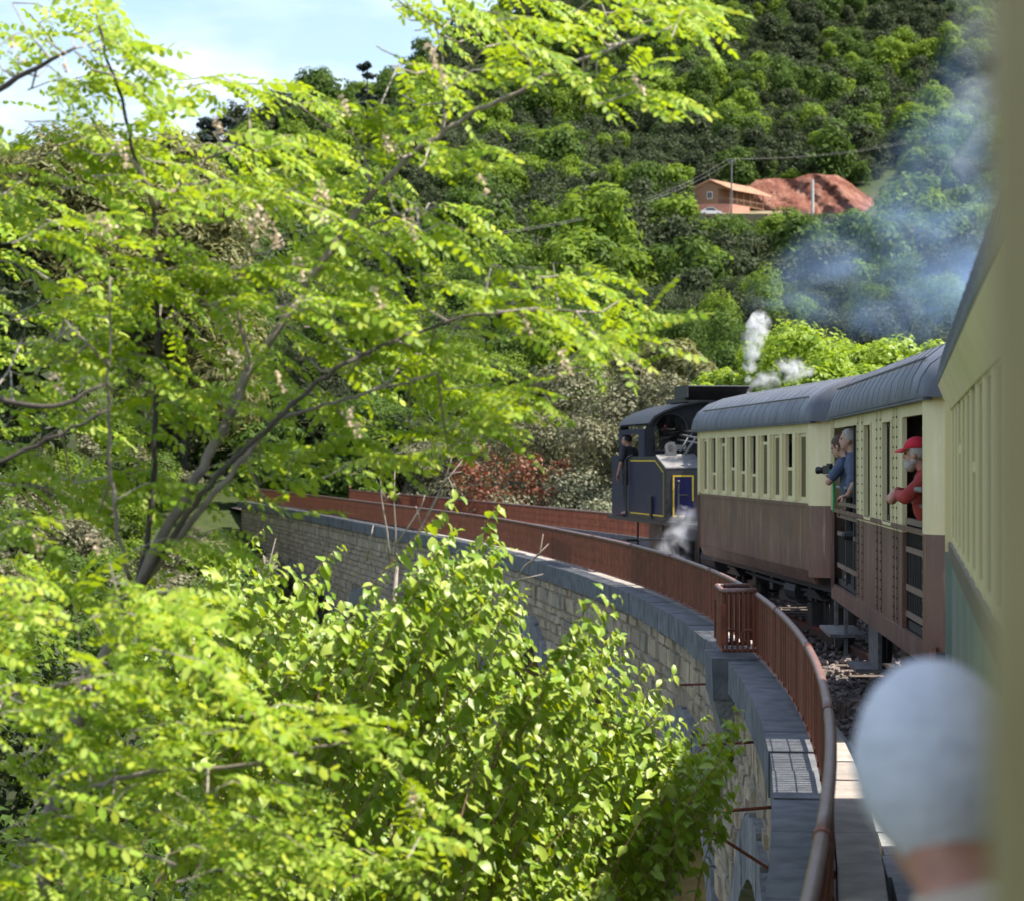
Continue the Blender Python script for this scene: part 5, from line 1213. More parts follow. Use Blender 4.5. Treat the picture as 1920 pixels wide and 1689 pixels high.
TOP = [(380,1090),(430,1010),(500,985,11.2),(525,1030),(560,1055,11.0),(600,1040),(640,1020,11.2),(660,1090),(705,1100,10.8),(760,1080),(790,1050,11.0),(830,990),(862,930,10.8),(905,990),(935,945,10.8),(958,1030,10.7),(985,1105,10.6),(1010,1180),(1050,1200),(1085,1160,10.4),(1130,1105,10.4),(1160,1115,10.3),(1180,1215,11.4),(1215,1245,11.8),(1262,1265,12.0),(1290,1330),(1325,1340,12.2),(1385,1330,12.5),(1400,1400),(1420,1500)]
shrub('leafy_shrub', 'bright green shrub with drooping oval leaves in front of the viaduct wall', TOP, 10.0, 12.3, 700, 31, 300, (780,1689,12.5))
for tips_ in [[(1385,1480,9.9),(1335,1590,9.8),(1310,1640,9.8)]]:
    pass
def bare_sapling():
    base = P(745,1500,12.0)*np.array([1,1,0]); base[2] = float(ground_z(base[0], base[1]))
    rt = thing('bare_sapling', 'bare grey twigs rising above the shrub in front of the railing', 'sapling', tuple(base))
    def tb(l, r0, r1, nm='twig'):
        w = np.array([P(a,b,11.6) for a,b in l])+rng.normal(0,.006,(len(l),3)); q = MB(); q.tube(w-base, np.linspace(r0,r1,len(w)), 6); q.build(nm, M['greytwig'], rt, True)
    q = MB(); q.tube([(0,0,0), P(735,1900,11.8)-base, P(725,1300,11.6)-base, P(745,1060,11.6)-base], [.05,.03,.018,.009], 7); q.build('stem', M['greytwig'], rt, True)
    for l in ([(728,1060),(722,1000),(717,940),(710,880),(706,850)],[(742,1060),(740,1000),(738,940),(736,870)],[(745,1020),(765,990),(790,950),(800,925)],[(765,1050),(790,990),(815,940),(838,890),(856,832)],[(800,965),(835,905),(868,862)],[(830,910),(838,890),(845,912),(830,985)],[(722,930),(705,900)],[(720,940),(730,925)],[(738,930),(750,920)],[(690,1050),(696,1010),(700,985)],[(790,985),(780,950)],[(838,890),(870,885)],[(955,1110),(985,1060),(1010,1040),(1022,1000)],[(990,1058),(1030,1022)],[(965,1090),(1020,1075)],[(520,1110),(505,1060),(515,1010)],[(500,1090),(495,1040)]):
        tb(l, .0065, .0022)
bare_sapling()
# ------------------------------------------------------------------ people
def remesh_obj(build, voxel, smooth_it=4):
    """union of overlapping closed shapes -> one continuous skin"""
    me = build.mesh('tmp', []); o = bpy.data.objects.new('tmp', me); COL.objects.link(o)
    m = o.modifiers.new('r', 'REMESH'); m.mode = 'VOXEL'; m.voxel_size = voxel; m.use_smooth_shade = True
    s = o.modifiers.new('s', 'SMOOTH'); s.factor = .5; s.iterations = smooth_it
    dg = bpy.context.evaluated_depsgraph_get(); out = bpy.data.meshes.new_from_object(o.evaluated_get(dg)); bpy.data.objects.remove(o); bpy.data.meshes.remove(me)
    return out
def capsule(q, a, b, ra, rb, n=10):
    a = np.array(a, float); b = np.array(b, float); q.tube([a,(a+b)/2,b], [ra,(ra+rb)/2,rb], n); q.sphere(a, ra, n, 6); q.sphere(b, rb, n, 6)
def rotz(a): return np.array([[math.cos(a),-math.sin(a),0],[math.sin(a),math.cos(a),0],[0,0,1]])
def roty(a): return np.array([[math.cos(a),0,math.sin(a)],[0,1,0],[-math.sin(a),0,math.cos(a)]])
def head_shapes(q, c, Rm, s=1.0):
    """skull, jaw, nose, ears, brow; +x is where the face looks"""
    def sp(p, r, n=12): 
        t = MB(); t.sphere((0,0,0), r, n, 8); V = t.v[0]+np.array(p)*s if s == 1 else t.v[0]*s+np.array(p)*s
        q.add(V @ Rm.T + c, t.f)
    sp((-.012,0,.035),(.098,.076,.095)); sp((.02,0,-.03),(.072,.062,.085)); sp((.058,0,-.082),(.034,.036,.028))
    sp((.098,0,-.012),(.018,.014,.024),8); sp((.087,0,.018),(.014,.012,.03),8); sp((.080,0,.034),(.016,.05,.012),8)
    sp((.085,0,-.052),(.016,.026,.014),8)
    for y in (-.076,.076): sp((-.006,y,-.008),(.02,.012,.032),8)
def face_bits(root, c, Rm):
    for y in (-.03,.03):
        q = MB(); q.sphere((0,0,0),.0085,8,6); q.build('eye', M['eye'], root, loc=tuple(np.array([.083,y,.016])@Rm.T+c))
    t = MB(); t.sphere((0,0,0),(.007,.022,.005),8,4); t.v[0] = (t.v[0]+np.array([.098,0,-.052]))@Rm.T+c; t.build('mouth', M['lip'], root)
def hand(q, wrist, d, up, s=1.0, curl=.6, mirror=1):
    """palm, four unequal bent fingers and a thumb from the side of the palm"""
    d = np.array(d,float); d /= np.linalg.norm(d); up = np.array(up,float); up -= d*np.dot(up,d); up /= np.linalg.norm(up); sd = np.cross(up,d)*mirror
    w = np.array(wrist,float)
    for k in np.linspace(-1,1,4): capsule(q, w+d*.012+sd*k*.018, w+d*.088*s+sd*k*.031, .015, .013, 7)
    for k, l in zip(np.linspace(-1,1,4), (.062,.078,.084,.070)):
        b = w+d*.09*s+sd*k*.031; a = curl; p1 = b+(d*math.cos(a)-up*math.sin(a))*l*.5; p2 = p1+(d*math.cos(a*2)-up*math.sin(a*2))*l*.32; p3 = p2+(d*math.cos(a*2.8)-up*math.sin(a*2.8))*l*.24
        capsule(q,b,p1,.0105,.0098,6); capsule(q,p1,p2,.0098,.009,6); capsule(q,p2,p3,.009,.0075,6)
    t0 = w+d*.025+sd*.03; t1 = t0+d*.035+sd*.03-up*.012; t2 = t1+d*.035+sd*.004-up*.016; capsule(q,t0,t1,.014,.012,6); capsule(q,t1,t2,.012,.009,6)
def person(label, base, yaw, J, head_c, Rm, cloth, skin, trousers, sleeve=1.0, group=None, voxel=.010, hands=(), scale=.94):
    """J: joints in metres (x = forward, y = left, z up from the feet)"""
    r = thing('person', label, 'person', tuple(base), yaw, group)
    q = MB(); hc = np.array(head_c, float)
    head_shapes(q, hc, Rm); capsule(q, J['neck'], hc+np.array([-.02,0,-.06])@Rm.T, .058, .052)
    capsule(q, J['pelvis'], J['chest'], .14, .145, 14); capsule(q, J['chest'], J['neck'], .13, .06, 12)
    for s_ in ('l','r'):
        capsule(q, J['chest'], J['sh_'+s_], .11, .06); capsule(q, J['sh_'+s_], J['el_'+s_], .050, .041); capsule(q, J['el_'+s_], J['wr_'+s_], .041, .029)
        capsule(q, J['hip_'+s_], J['kn_'+s_], .085, .058); capsule(q, J['kn_'+s_], J['an_'+s_], .055, .042); capsule(q, J['an_'+s_], np.array(J['an_'+s_])+np.array([.15,0,-.04]), .042, .035)
    for (side, d, up, cl, mi) in hands: hand(q, J['wr_'+side], d, up, 1.0, cl, mi)
    me = remesh_obj(q, voxel, 2); me.materials.clear(); me.materials.append(skin); link('body', me, r)
    q = MB(); pl = np.array(J['pelvis'],float); ch = np.array(J['chest'],float)
    capsule(q, pl, ch, .165, .165, 14); q.sphere(pl*.5+ch*.5+np.array([.05,0,0]), (.17,.17,.2), 14, 8); capsule(q, ch, np.array(J['neck'])-np.array([0,0,.03]), .15, .075, 12)
    for s_ in ('l','r'):
        sh, el, wr = (np.array(J[k_+s_],float) for k_ in ('sh_','el_','wr_')); capsule(q, ch, sh, .125, .078)
        if sleeve > 1: capsule(q, sh, el, .072, .060); capsule(q, el, el+(wr-el)*(sleeve-1), .060, .050)
        else: capsule(q, sh, sh+(el-sh)*sleeve, .072, .062)
    me = remesh_obj(q, voxel*1.2, 3); me.materials.clear(); me.materials.append(cloth); link('shirt', me, r)
    q = MB(); capsule(q, J['hip_l'], J['hip_r'], .13, .13); capsule(q, pl, pl+np.array([0,0,-.05]), .16, .15)
    for s_ in ('l','r'): capsule(q, J['hip_'+s_], J['kn_'+s_], .105, .078); an = np.array(J['an_'+s_],float); capsule(q, J['kn_'+s_], an+np.array([0,0,.03]), .075, .065)
    me = remesh_obj(q, voxel*1.4, 3); me.materials.clear(); me.materials.append(trousers); link('trousers', me, r)
    for s_ in ('l','r'):
        q = MB(); an = np.array(J['an_'+s_],float); q.sphere(an+np.array([.06,0,-.055]), (.135,.05,.04), 10, 6); q.sphere(an+np.array([-.02,0,-.03]), (.06,.05,.055), 10, 6); q.build('shoe', M['plastic'], r, True)
    face_bits(r, hc, Rm); r.scale = (scale, scale, scale); return r
def stand(lean=0.0, h=1.0):
    s = math.sin(lean); c = math.cos(lean)
    def up(d): return (.0+d*s*1.0, d*c)
    J = dict(pelvis=(-.02,0,.95*h), hip_l=(0,.09,.90*h), hip_r=(0,-.09,.90*h), kn_l=(.03,.10,.49*h), kn_r=(.03,-.10,.49*h), an_l=(-.02,.11,.09), an_r=(-.02,-.11,.09))
    x, z = up(.38*h); J['chest'] = (x-.02,0,.95*h+z); x, z = up(.53*h); J['neck'] = (x-.01,0,.95*h+z)
    x, z = up(.46*h); J['sh_l'] = (x-.02,.17,.95*h+z); J['sh_r'] = (x-.02,-.17,.95*h+z); return J
def hair_cap(root, c, Rm, mat, name='hair', back=True, low=-.03, r=(.106,.084,.104)):
    t = MB(); t.sphere((0,0,0), r, 18, 12); V = t.v[0]+np.array([-.016,0,.036])
    keep = [f for f in t.f if all((V[i][2] > low+.0 and V[i][0] < .055+.35*(V[i][2]-.03)) or V[i][2] > .085 for i in f)]
    q = MB(); q.add(V@Rm.T+c, keep); o = q.build(name, mat, root, True)
    m = o.modifiers.new('t','SOLIDIFY'); m.thickness = .008; return o
def anchor(target, hc, yaw, s=.94):
    b = np.array(target, float)-s*(rotz(yaw)@np.array([hc[0],hc[1],0])); return b[0], b[1]
def world_yaw(dx, dy): return math.atan2(dy, dx)

# man in the red cap, leaning on the rail of the near doorway
def red_cap_man():
    J = stand(.34, .90); floor = 1.19; yaw = world_yaw(-.97, .22)
    hc = np.array([J['neck'][0]+.075, 0, J['neck'][2]+.135]); pos = anchor(c2w((-CW+.02, 1.12, 0)), hc, yaw)
    J.update(el_l=(.30,.27,1.08), wr_l=(.38,.03,1.10), el_r=(.30,-.27,1.08), wr_r=(.40,-.03,1.13))
    Rm = rotz(-.15)@roty(.05)
    r = person('man with a red cap and grey beard leaning his folded arms on the doorway rail', (pos[0],pos[1],floor), yaw, J, hc, Rm, M['redshirt'], M['skin2'], M['redshirt'], 1.75, None, .010, [('l',(.35,-.9,-.2),(.3,0,1),.5,1),('r',(.5,.8,-.45),(.6,0,1),.8,-1)])
    # beard, hair, cap (crown, peak)
    t = MB(); t.sphere((.052,0,-.083),(.056,.060,.062),14,8); t.sphere((.085,0,-.045),(.02,.036,.016),10,6); t.sphere((.01,.0,-.05),(.055,.072,.045),12,6); t.v = [v@Rm.T+hc for v in t.v]; t.build('beard', M['greybeard'], r, True)
    hair_cap(r, hc, Rm, M['greybeard'], 'hair', low=-.045)
    t = MB(); t.sphere((0,0,0),(.113,.092,.098),18,12); V = t.v[0]+np.array([-.012,0,.052]); k = [f for f in t.f if all(V[i][2] > .045 for i in f)]
    q = MB(); q.add(V@Rm.T+hc, k); cap = q.build('cap', M['redcap'], r, True); m = cap.modifiers.new('t','SOLIDIFY'); m.thickness = .006
    q = MB(); a = np.linspace(-1.1,1.1,9); top = [(.085*math.cos(t_)+.005, .088*math.sin(t_), .052) for t_ in a]; out = [(.085+.095*math.cos(t_)**.8 if math.cos(t_) > 0 else .085, .078*math.sin(t_), .034-.012*abs(math.sin(t_))) for t_ in a]
    for i in range(8):
        pts = [top[i],top[i+1],out[i+1],out[i]]; q.hexa([np.array(p_)@Rm.T+hc+np.array([0,0,dz]) for dz in (0,.007) for p_ in pts])
    q.build('cap_peak', M['redcap'], cap)
red_cap_man()
# photographer in the far doorway
def photographer():
    J = stand(.42, .99); yaw = world_yaw(-.80, .60)
    hc = np.array([J['neck'][0]+.09, 0, J['neck'][2]+.12]); Rm = rotz(.05)@roty(.42); pos = anchor(c2w((-CW-.01, 7.42, 0)), hc, yaw)
    J.update(el_l=(.31,.23,1.14), wr_l=(.33,.06,1.22), el_r=(.27,-.24,1.14), wr_r=(.32,-.06,1.24))
    r = person('bare armed man with short brown hair holding up a black camera in the far doorway', (pos[0],pos[1],1.19), yaw, J, hc, Rm, M['bluecloth'], M['skin'], M['blackcloth'], .7, None, .010, [('l',(.75,-.45,.2),(0,0,1),.9,1),('r',(.7,.4,.25),(0,0,1),.9,-1)])
    hair_cap(r, hc, Rm, M['brownhair'], 'hair', low=-.02, r=(.103,.081,.10))
    cx = tuple(np.array([pos[0],pos[1],1.19])+.94*(rotz(yaw)@np.array([.43,-.0,1.28])))
    c = thing('camera', 'black camera held by the photographer in the far doorway', 'camera', cx, yaw)
    q = MB(); q.box((0,0,0),(.07,.14,.09)); q.box((-.005,0,.055),(.05,.05,.03)); q.box((.012,.052,0),(.06,.03,.095)); q.build('camera_body', M['plastic'], c)
    q = MB(); q.lathe([(0,.03),(.036,.03),(.036,.12),(.042,.125),(.042,.15),(.036,.152),(.03,.14),(0,.14)][::-1], (0,0,-.005), 18, 'x'); q.build('lens', M['plastic'], c, True)
    q = MB(); q.tube([(-.03,.06,.02),(-.08,.05,-.12),(-.07,.02,-.30),(-.05,.0,-.46)], [.009,.013,.014,.008], 5); q.build('strap', M['green_strap'], c)
photographer()
def companion():
    J = stand(.38, 1.02); yaw = world_yaw(-.96, .28); hc = np.array([J['neck'][0]+.045, 0, J['neck'][2]+.14]); Rm = rotz(.1); pos = anchor(c2w((-CW+.03, 6.80, 0)), hc, yaw)
    J.update(el_l=(.14,.27,1.12), wr_l=(.22,.18,1.0), el_r=(.14,-.27,1.12), wr_r=(.22,-.18,1.0))
    r = person('passenger behind the dark gate post, face turned outwards beside the photographer', (pos[0],pos[1],1.19), yaw, J, hc, Rm, M['bluecloth'], M['skin'], M['bluecloth'], .8, None, .011, [('l',(.9,-.2,-.2),(0,0,1),.6,1),('r',(.9,.2,-.2),(0,0,1),.6,-1)])
    hair_cap(r, hc, Rm, M['greybeard'])
companion()
def child():
    pos = c2w((-CW+.42, 7.75, 0)); s = .72; J = {k: tuple(np.array(v)*s) for k, v in stand(.2, 1.0).items()}; yaw = world_yaw(-.9,.4)
    J['an_l'] = (J['an_l'][0],J['an_l'][1],.09); J['an_r'] = (J['an_r'][0],J['an_r'][1],.09); hc = np.array([J['neck'][0]+.05, 0, J['neck'][2]+.12]); Rm = roty(.2)
    J.update(el_l=(.20,.17,.86), wr_l=(.34,.06,.82), el_r=(.20,-.17,.86), wr_r=(.34,-.06,.82))
    r = person('child in a bright blue top standing low in the far doorway below the camera', (pos[0],pos[1],1.19), yaw, J, hc, Rm, M['brightblue'], M['skin'], M['blackcloth'], .9, None, .011, [('l',(.9,-.2,-.3),(0,0,1),.8,1),('r',(.9,.2,-.3),(0,0,1),.8,-1)])
    hair_cap(r, hc, Rm, M['brownhair'])
child()
def driver():
    pos = l2w((-CW+.12, 4.3+3.55, 0)); J = stand(.12, 1.0); yaw = world_yaw(.25, -.97) ; yaw = world_yaw(-.75,.66); hc = np.array([J['neck'][0]+.05, 0, J['neck'][2]+.13]); Rm = rotz(.6)
    J.update(el_l=(.02,.30,1.15), wr_l=(.10,.30,.90), el_r=(.10,-.27,1.15), wr_r=(.14,-.24,.90))
    r = person('driver in a black short sleeved shirt and cap leaning out of the locomotive cab', (pos[0],pos[1],1.37), yaw, J, hc, Rm, M['blackcloth'], M['skin2'], M['blackcloth'], .85, None, .012, [('l',(.1,0,-1),(1,0,0),.3,1),('r',(.2,0,-1),(1,0,0),.3,-1)])
    hair_cap(r, hc, Rm, M['blackcloth'], 'cap', r=(.112,.09,.105))
driver()
# near passenger seen from behind, leaning far out of the next window (out of focus)
def near_passenger():
    Y = 2.5; c0 = P(1752, 1490, Y); yaw = world_yaw(-.35, .94); fl = 1.17; J = stand(.60, .96)
    hc0 = np.array([J['neck'][0]+.07, 0, J['neck'][2]+.12]); b = c0-.94*(rotz(yaw)@hc0)
    J['an_l'] = (J['an_l'][0],J['an_l'][1],.09); Rm = rotz(-.35)@roty(.55)
    J.update(el_l=(.40,.30,1.02), wr_l=(.55,.10,.95), el_r=(.38,-.30,1.02), wr_r=(.52,-.12,.95))
    r = person('grey haired passenger in a beige top leaning out of the nearest window, blurred', tuple(b), yaw, J, hc0, Rm, M['beigecloth'], M['skin2'], M['blackcloth'], 1.2, None, .011, [('l',(.6,-.6,-.3),(0,0,1),.6,1),('r',(.7,.5,-.3),(0,0,1),.6,-1)])
    hair_cap(r, hc0, Rm, M['greyhair'], 'hair', low=-.125, r=(.120,.100,.135))
near_passenger()

# ------------------------------------------------------------------ house, cutting, poles, car on the hillside
def hill_house():
    Y = 398.0; o = P(1300, 404, Y); th = R(24)          # near left corner on the ground; the long wall runs to the right and away
    h = thing('hillside_house', 'small house with a pink ground floor, timber upper storey and tiled roof on the hillside', 'house', tuple(o), th*0)
    u = np.array([math.cos(th), math.sin(th)]); v = np.array([-math.sin(th), math.cos(th)])      # u: along the gable wall seen from here ; v : depth
    W_, D_ = 6.9, 13.5; ga = R(-8); u = np.array([math.cos(ga), math.sin(ga)]); v = np.array([math.sin(R(38)), math.cos(R(38))])
    def w(a, b, z): return (u[0]*a+v[0]*b, u[1]*a+v[1]*b, z)
    mt = lambda nm, c, **k: simple(nm, c, **k)
    pink = mt('pink_render', (.62,.28,.20), scale=2); timb = simple('timber_boards', (.30,.17,.10), (.22,.12,.07), .8, 3, stretch=(1,1,6)); tile = simple('clay_tiles', (.55,.33,.21), (.40,.22,.14), .85, 1.2); white = simple('white_frame', (.78,.77,.74), (.65,.64,.62), .5)
    q = MB(); q.hexa([w(0,0,-2.5),w(W_,0,-2.5),w(W_,D_*.5,-2.5),w(0,D_*.5,-2.5),w(0,0,2.1),w(W_,0,2.1),w(W_,D_*.5,2.1),w(0,D_*.5,2.1)]); q.build('ground_floor_wall', pink, h)
    q = MB(); zt, zr = 4.9, 6.3
    q.hexa([w(-.04,-.04,2.1),w(W_*.66,-.04,2.1),w(W_*.66,D_*.95,2.1),w(-.04,D_*.95,2.1),w(-.04,-.04,zt),w(W_*.66,-.04,zt+.1),w(W_*.66,D_*.95,zt+.1),w(-.04,D_*.95,zt)])
    q.prism([w(-.04,-.05,zt),w(W_+.0,-.05,zt),w(W_*.5,-.05,zr)], [w(-.04,D_*.95,zt),w(W_,D_*.95,zt),w(W_*.5,D_*.95,zr)]); q.build('timber_wall', timb, h)
    q = MB()
    for a0, z0, a1, z1 in ((-.7,zt-.35,W_*.5,zr+.12),(W_*.5,zr+.12,W_+.7,zt-.35)):
        q.hexa([w(a0,-.8,z0),w(a1,-.8,z1),w(a1,D_,z1),w(a0,D_,z0),w(a0,-.8,z0+.16),w(a1,-.8,z1+.16),w(a1,D_,z1+.16),w(a0,D_,z0+.16)])
    rf = q.build('roof', tile, h)
    q = MB()
    for k in np.linspace(0,1,15):
        q.tube([np.array(w(W_*.5,-.8+k*(D_+.8),zr+.30)), np.array(w(W_+.7,-.8+k*(D_+.8),zt-.17))], .07, 5)
    q.build('tile_rows', tile, rf)
    for (a, z, ww, hh) in ((2.6,3.0,1.0,1.35),(2.7,.2,1.1,1.3)):
        q = MB(); q.hexa([w(a,-.07,z),w(a+ww,-.07,z),w(a+ww,-.03,z),w(a,-.03,z),w(a,-.07,z+hh),w(a+ww,-.07,z+hh),w(a+ww,-.03,z+hh),w(a,-.03,z+hh)]); wf = q.build('window', white, h)
        q = MB(); q.hexa([w(a+.12,-.09,z+.12),w(a+ww*.46,-.09,z+.12),w(a+ww*.46,-.075,z+.12),w(a+.12,-.075,z+.12),w(a+.12,-.09,z+hh-.12),w(a+ww*.46,-.09,z+hh-.12),w(a+ww*.46,-.075,z+hh-.12),w(a+.12,-.075,z+hh-.12)]); q.hexa([w(a+ww*.54,-.09,z+.12),w(a+ww-.12,-.09,z+.12),w(a+ww-.12,-.075,z+.12),w(a+ww*.54,-.075,z+.12),w(a+ww*.54,-.09,z+hh-.12),w(a+ww-.12,-.09,z+hh-.12),w(a+ww-.12,-.075,z+hh-.12),w(a+ww*.54,-.075,z+hh-.12)]); q.build('pane', M['soot'], wf)
    q = MB(); q.hexa([w(1.75,-.09,2.95),w(2.5,-.09,2.95),w(2.5,-.05,2.95),w(1.75,-.05,2.95),w(1.75,-.09,4.4),w(2.5,-.09,4.4),w(2.5,-.05,4.4),w(1.75,-.05,4.4)]); q.build('shutter', timb, h)
    # open veranda on the right side: posts, balustrade, floor
    q = MB(); q.hexa([w(W_*.66,0,1.95),w(W_,0,1.95),w(W_,D_*.9,1.95),w(W_*.66,D_*.9,1.95),w(W_*.66,0,2.1),w(W_,0,2.1),w(W_,D_*.9,2.1),w(W_*.66,D_*.9,2.1)]); q.build('veranda_floor', timb, h)
    for b in np.linspace(.1,D_*.88,6):
        q = MB(); q.tube([w(W_-.1,b,2.1),w(W_-.1,b,4.85)], .11, 6); q.build('veranda_post', timb, h)
    q = MB(); q.tube([w(W_-.1,.1,3.05),w(W_-.1,D_*.88,3.05)],.07,5); q.tube([w(W_*.67,-.02,3.05),w(W_-.1,-.02,3.05)],.07,5)
    for b in np.linspace(.2,D_*.87,28): q.tube([w(W_-.1,b,2.1),w(W_-.1,b,3.05)],.03,4)
    q.build('balustrade', timb, h)
    q = MB(); q.hexa([w(W_*.8,-.12,2.5),w(W_*.95,-.12,2.5),w(W_*.95,-.08,2.5),w(W_*.8,-.08,2.5),w(W_*.8,-.12,3.5),w(W_*.95,-.12,3.5),w(W_*.95,-.08,3.5),w(W_*.8,-.08,3.5)]); lo = q.build('washing', simple('red_washing',(.6,.05,.10)), None, None, None, tuple(o)); tag(lo, 'red cloth hanging on the veranda of the hillside house', 'cloth')
hill_house()
def parked_car():
    Y = 392.0; o = P(1331, 405.5, Y); o[2] -= .1; c = thing('parked_car', 'silver car parked against the pink wall of the hillside house', 'car', tuple(o), R(12))
    pr = [(-2.1,.35),(-2.1,.85),(-1.95,1.0),(-1.35,1.08),(-.8,1.5),(.6,1.52),(1.2,1.05),(1.95,.92),(2.1,.7),(2.1,.35)]
    q = MB(); q.prism([(x,-.85,z) for x,z in pr],[(x,.85,z) for x,z in pr]); q.build('body', simple('silver_paint',(.62,.64,.68),(.55,.57,.6),.25,coat=.5), c)
    q = MB(); q.prism([(x,-.86,z) for x,z in [(-1.2,1.08),(-.75,1.44),(.5,1.45),(1.0,1.06)]],[(x,.86,z) for x,z in [(-1.2,1.08),(-.75,1.44),(.5,1.45),(1.0,1.06)]]); q.build('side_window', M['soot'], c)
    for x in (-1.3,1.3):
        for y in (-.8,.8): q = MB(); q.cyl((x,y-.1,.33),(x,y+.1,.33),.33,n=14); q.build('wheel', M['plastic'], c)
parked_car()
def cutting():
    # bank of red earth cut into the slope behind the house
    g = np.random.default_rng(4); nu, nv = 70, 18; V = []
    for i in range(nu):
        u = i/(nu-1); px = 1362+u*326
        hgt = (66+2.5*math.sin(u*11+1)+2.0*math.sin(u*29))*min(1, u*5+.15)*min(1,(1-u)*2.6+.05)
        for j in range(nv):
            v = j/(nv-1); y = 398-(v*hgt)+4*math.sin(u*9); Yd = 411+v*9+1.3*math.sin(u*13+v*4)+g.uniform(-.45,.45)+.6*math.sin(u*37+v*9)
            p = P(px, y, Yd); 
            if j == 0: p[2] -= 3
            V.append(p)
    F = [(i*nv+j,(i+1)*nv+j,(i+1)*nv+j+1,i*nv+j+1) for i in range(nu-1) for j in range(nv-1)]
    top = len(V)
    q = MB(); q.add(V, F)
    # back side so that the bank is solid
    B = [np.array(V[i*nv+nv-1])+np.array([0,10,-1.0]) for i in range(nu)]; q.add([V[i*nv+nv-1] for i in range(nu)]+B, [(i,i+1,nu+i+1,nu+i) for i in range(nu-1)])
    tag(q.build('earth_bank', M['redearth'], None, True), 'bare red earth bank cut into the slope', None, None, 'structure')
    q = MB(); o = P(1290, 407, 385); 
    V = [P(1255,404,389),P(1440,404,389),P(1520,402,400),P(1500,398,412),P(1290,400,412)]; q.add([p+np.array([0,0,.3]) for p in V]+[p-np.array([0,0,4.]) for p in V], [(0,1,2,3,4),(5,6,1,0),(6,7,2,1),(7,8,3,2),(8,9,4,3),(9,5,0,4)])
    tag(q.build('yard', simple('yard_gravel',(.24,.17,.11),(.15,.14,.06),.95,1.5), None), 'levelled earth yard of the hillside house', None, None, 'structure')
    for px, yb, hh, wpx in ((1500,411,16,30),):
        a = P(px,yb,384); w = tag(link('garden_wall', (lambda q: (q.box((0,0,.6),(2.9,.3,1.9)), q.mesh('garden_wall', simple('pink_wall',(.60,.30,.22))))[1])(MB()), None, None, None, tuple(a)), 'low pink wall at the foot of the white pole', 'wall')
cutting()
def poles():
    a = P(1372,405,384); top = P(1372,297,384); hgt = top[2]-a[2]
    p = thing('utility_pole', 'dark grey electricity pole with wires in front of the tiled roof', 'pole', tuple(a))
    q = MB(); q.tube([(0,0,-2),(0,0,hgt)], [.17,.11], 8); q.build('pole', M['greyiron'], p)
    q = MB(); q.box((0,0,hgt-.5),(1.7,.1,.12)); q.tube([(-.7,0,hgt-.45),(0,0,hgt-1.5)],.04,5); q.tube([(.7,0,hgt-.45),(0,0,hgt-1.5)],.04,5); q.build('cross_arm', M['greyiron'], p)
    ins = []
    for x in (-.7,.7):
        q = MB(); q.cyl((x,0,hgt-.44),(x,0,hgt-.1),.06,n=6); q.build('insulator', M['steel'], p); ins.append(a+np.array([x,0,hgt-.1]))
    b = P(1524,410,382); t2 = P(1524,337,382); h2 = t2[2]-b[2]; q = MB(); q.tube([(0,0,-1.5),(0,0,h2)], [.30,.22], 8); o = q.build('concrete_pole', simple('white_concrete',(.62,.6,.57),(.5,.49,.46),.8), None, False, None, None, tuple(b)); tag(o, 'pale concrete pole without wires standing right of the house', 'pole')
    for k, e in enumerate(ins):
        for (px, py, Y, nm) in ((905,438+k*4,205,'l'),(1830,228+k*4,500,'r')):
            f = P(px,py,Y); u = np.linspace(0,1,22)[:,None]; w = e*(1-u)+f*u; w[:,2] -= (4*u*(1-u))[:,0]*2.2
            q = MB(); q.tube(w, .016, 4); o = q.build('power_line', M['greyiron'], None); tag(o, ('power wire sagging from the pole down to the left, ' if nm == 'l' else 'power wire rising from the pole up to the right, ')+('farther' if k else 'nearer')+' of the two', 'wire', 'power lines')
poles()
def roadside_things():
    for (px, py, Y, w, h, c, lab, cat, nm) in ((1728,408,392,4.2,1.9,(.72,.74,.76),'white van half hidden by trees and blue smoke','van','parked_van'),):
        o = P(px,py,Y); v = thing(nm, lab, cat, tuple(o), R(4)); pr = [(-2.1,.3),(-2.1,1.9),(-1.9,2.0),(1.0,2.0),(1.5,1.25),(2.1,1.05),(2.15,.3)]
        q = MB(); q.prism([(x,-.9,z) for x,z in pr],[(x,.9,z) for x,z in pr]); q.build('body', simple('white_paint',c,None,.35), v)
        q = MB(); q.prism([(x,-.91,z) for x,z in [(.4,1.25),(.4,1.8),(.95,1.8),(1.35,1.25)]],[(x,.91,z) for x,z in [(.4,1.25),(.4,1.8),(.95,1.8),(1.35,1.25)]]); q.build('side_window', M['soot'], v)
        for x in (-1.3,1.3):
            for y in (-.85,.85): q = MB(); q.cyl((x,y-.1,.35),(x,y+.1,.35),.35,n=12); q.build('wheel', M['plastic'], v)
    o = P(1784,402,392); s = thing('road_sign', 'small red board on a post right of the white van', 'sign', tuple(o)); q = MB(); q.tube([(0,0,-1),(0,0,1.0)],.05,6); q.build('post', M['steel'], s); q = MB(); q.box((0,0,1.3),(1.0,.06,.9)); q.build('board', M['red'], s)
roadside_things()

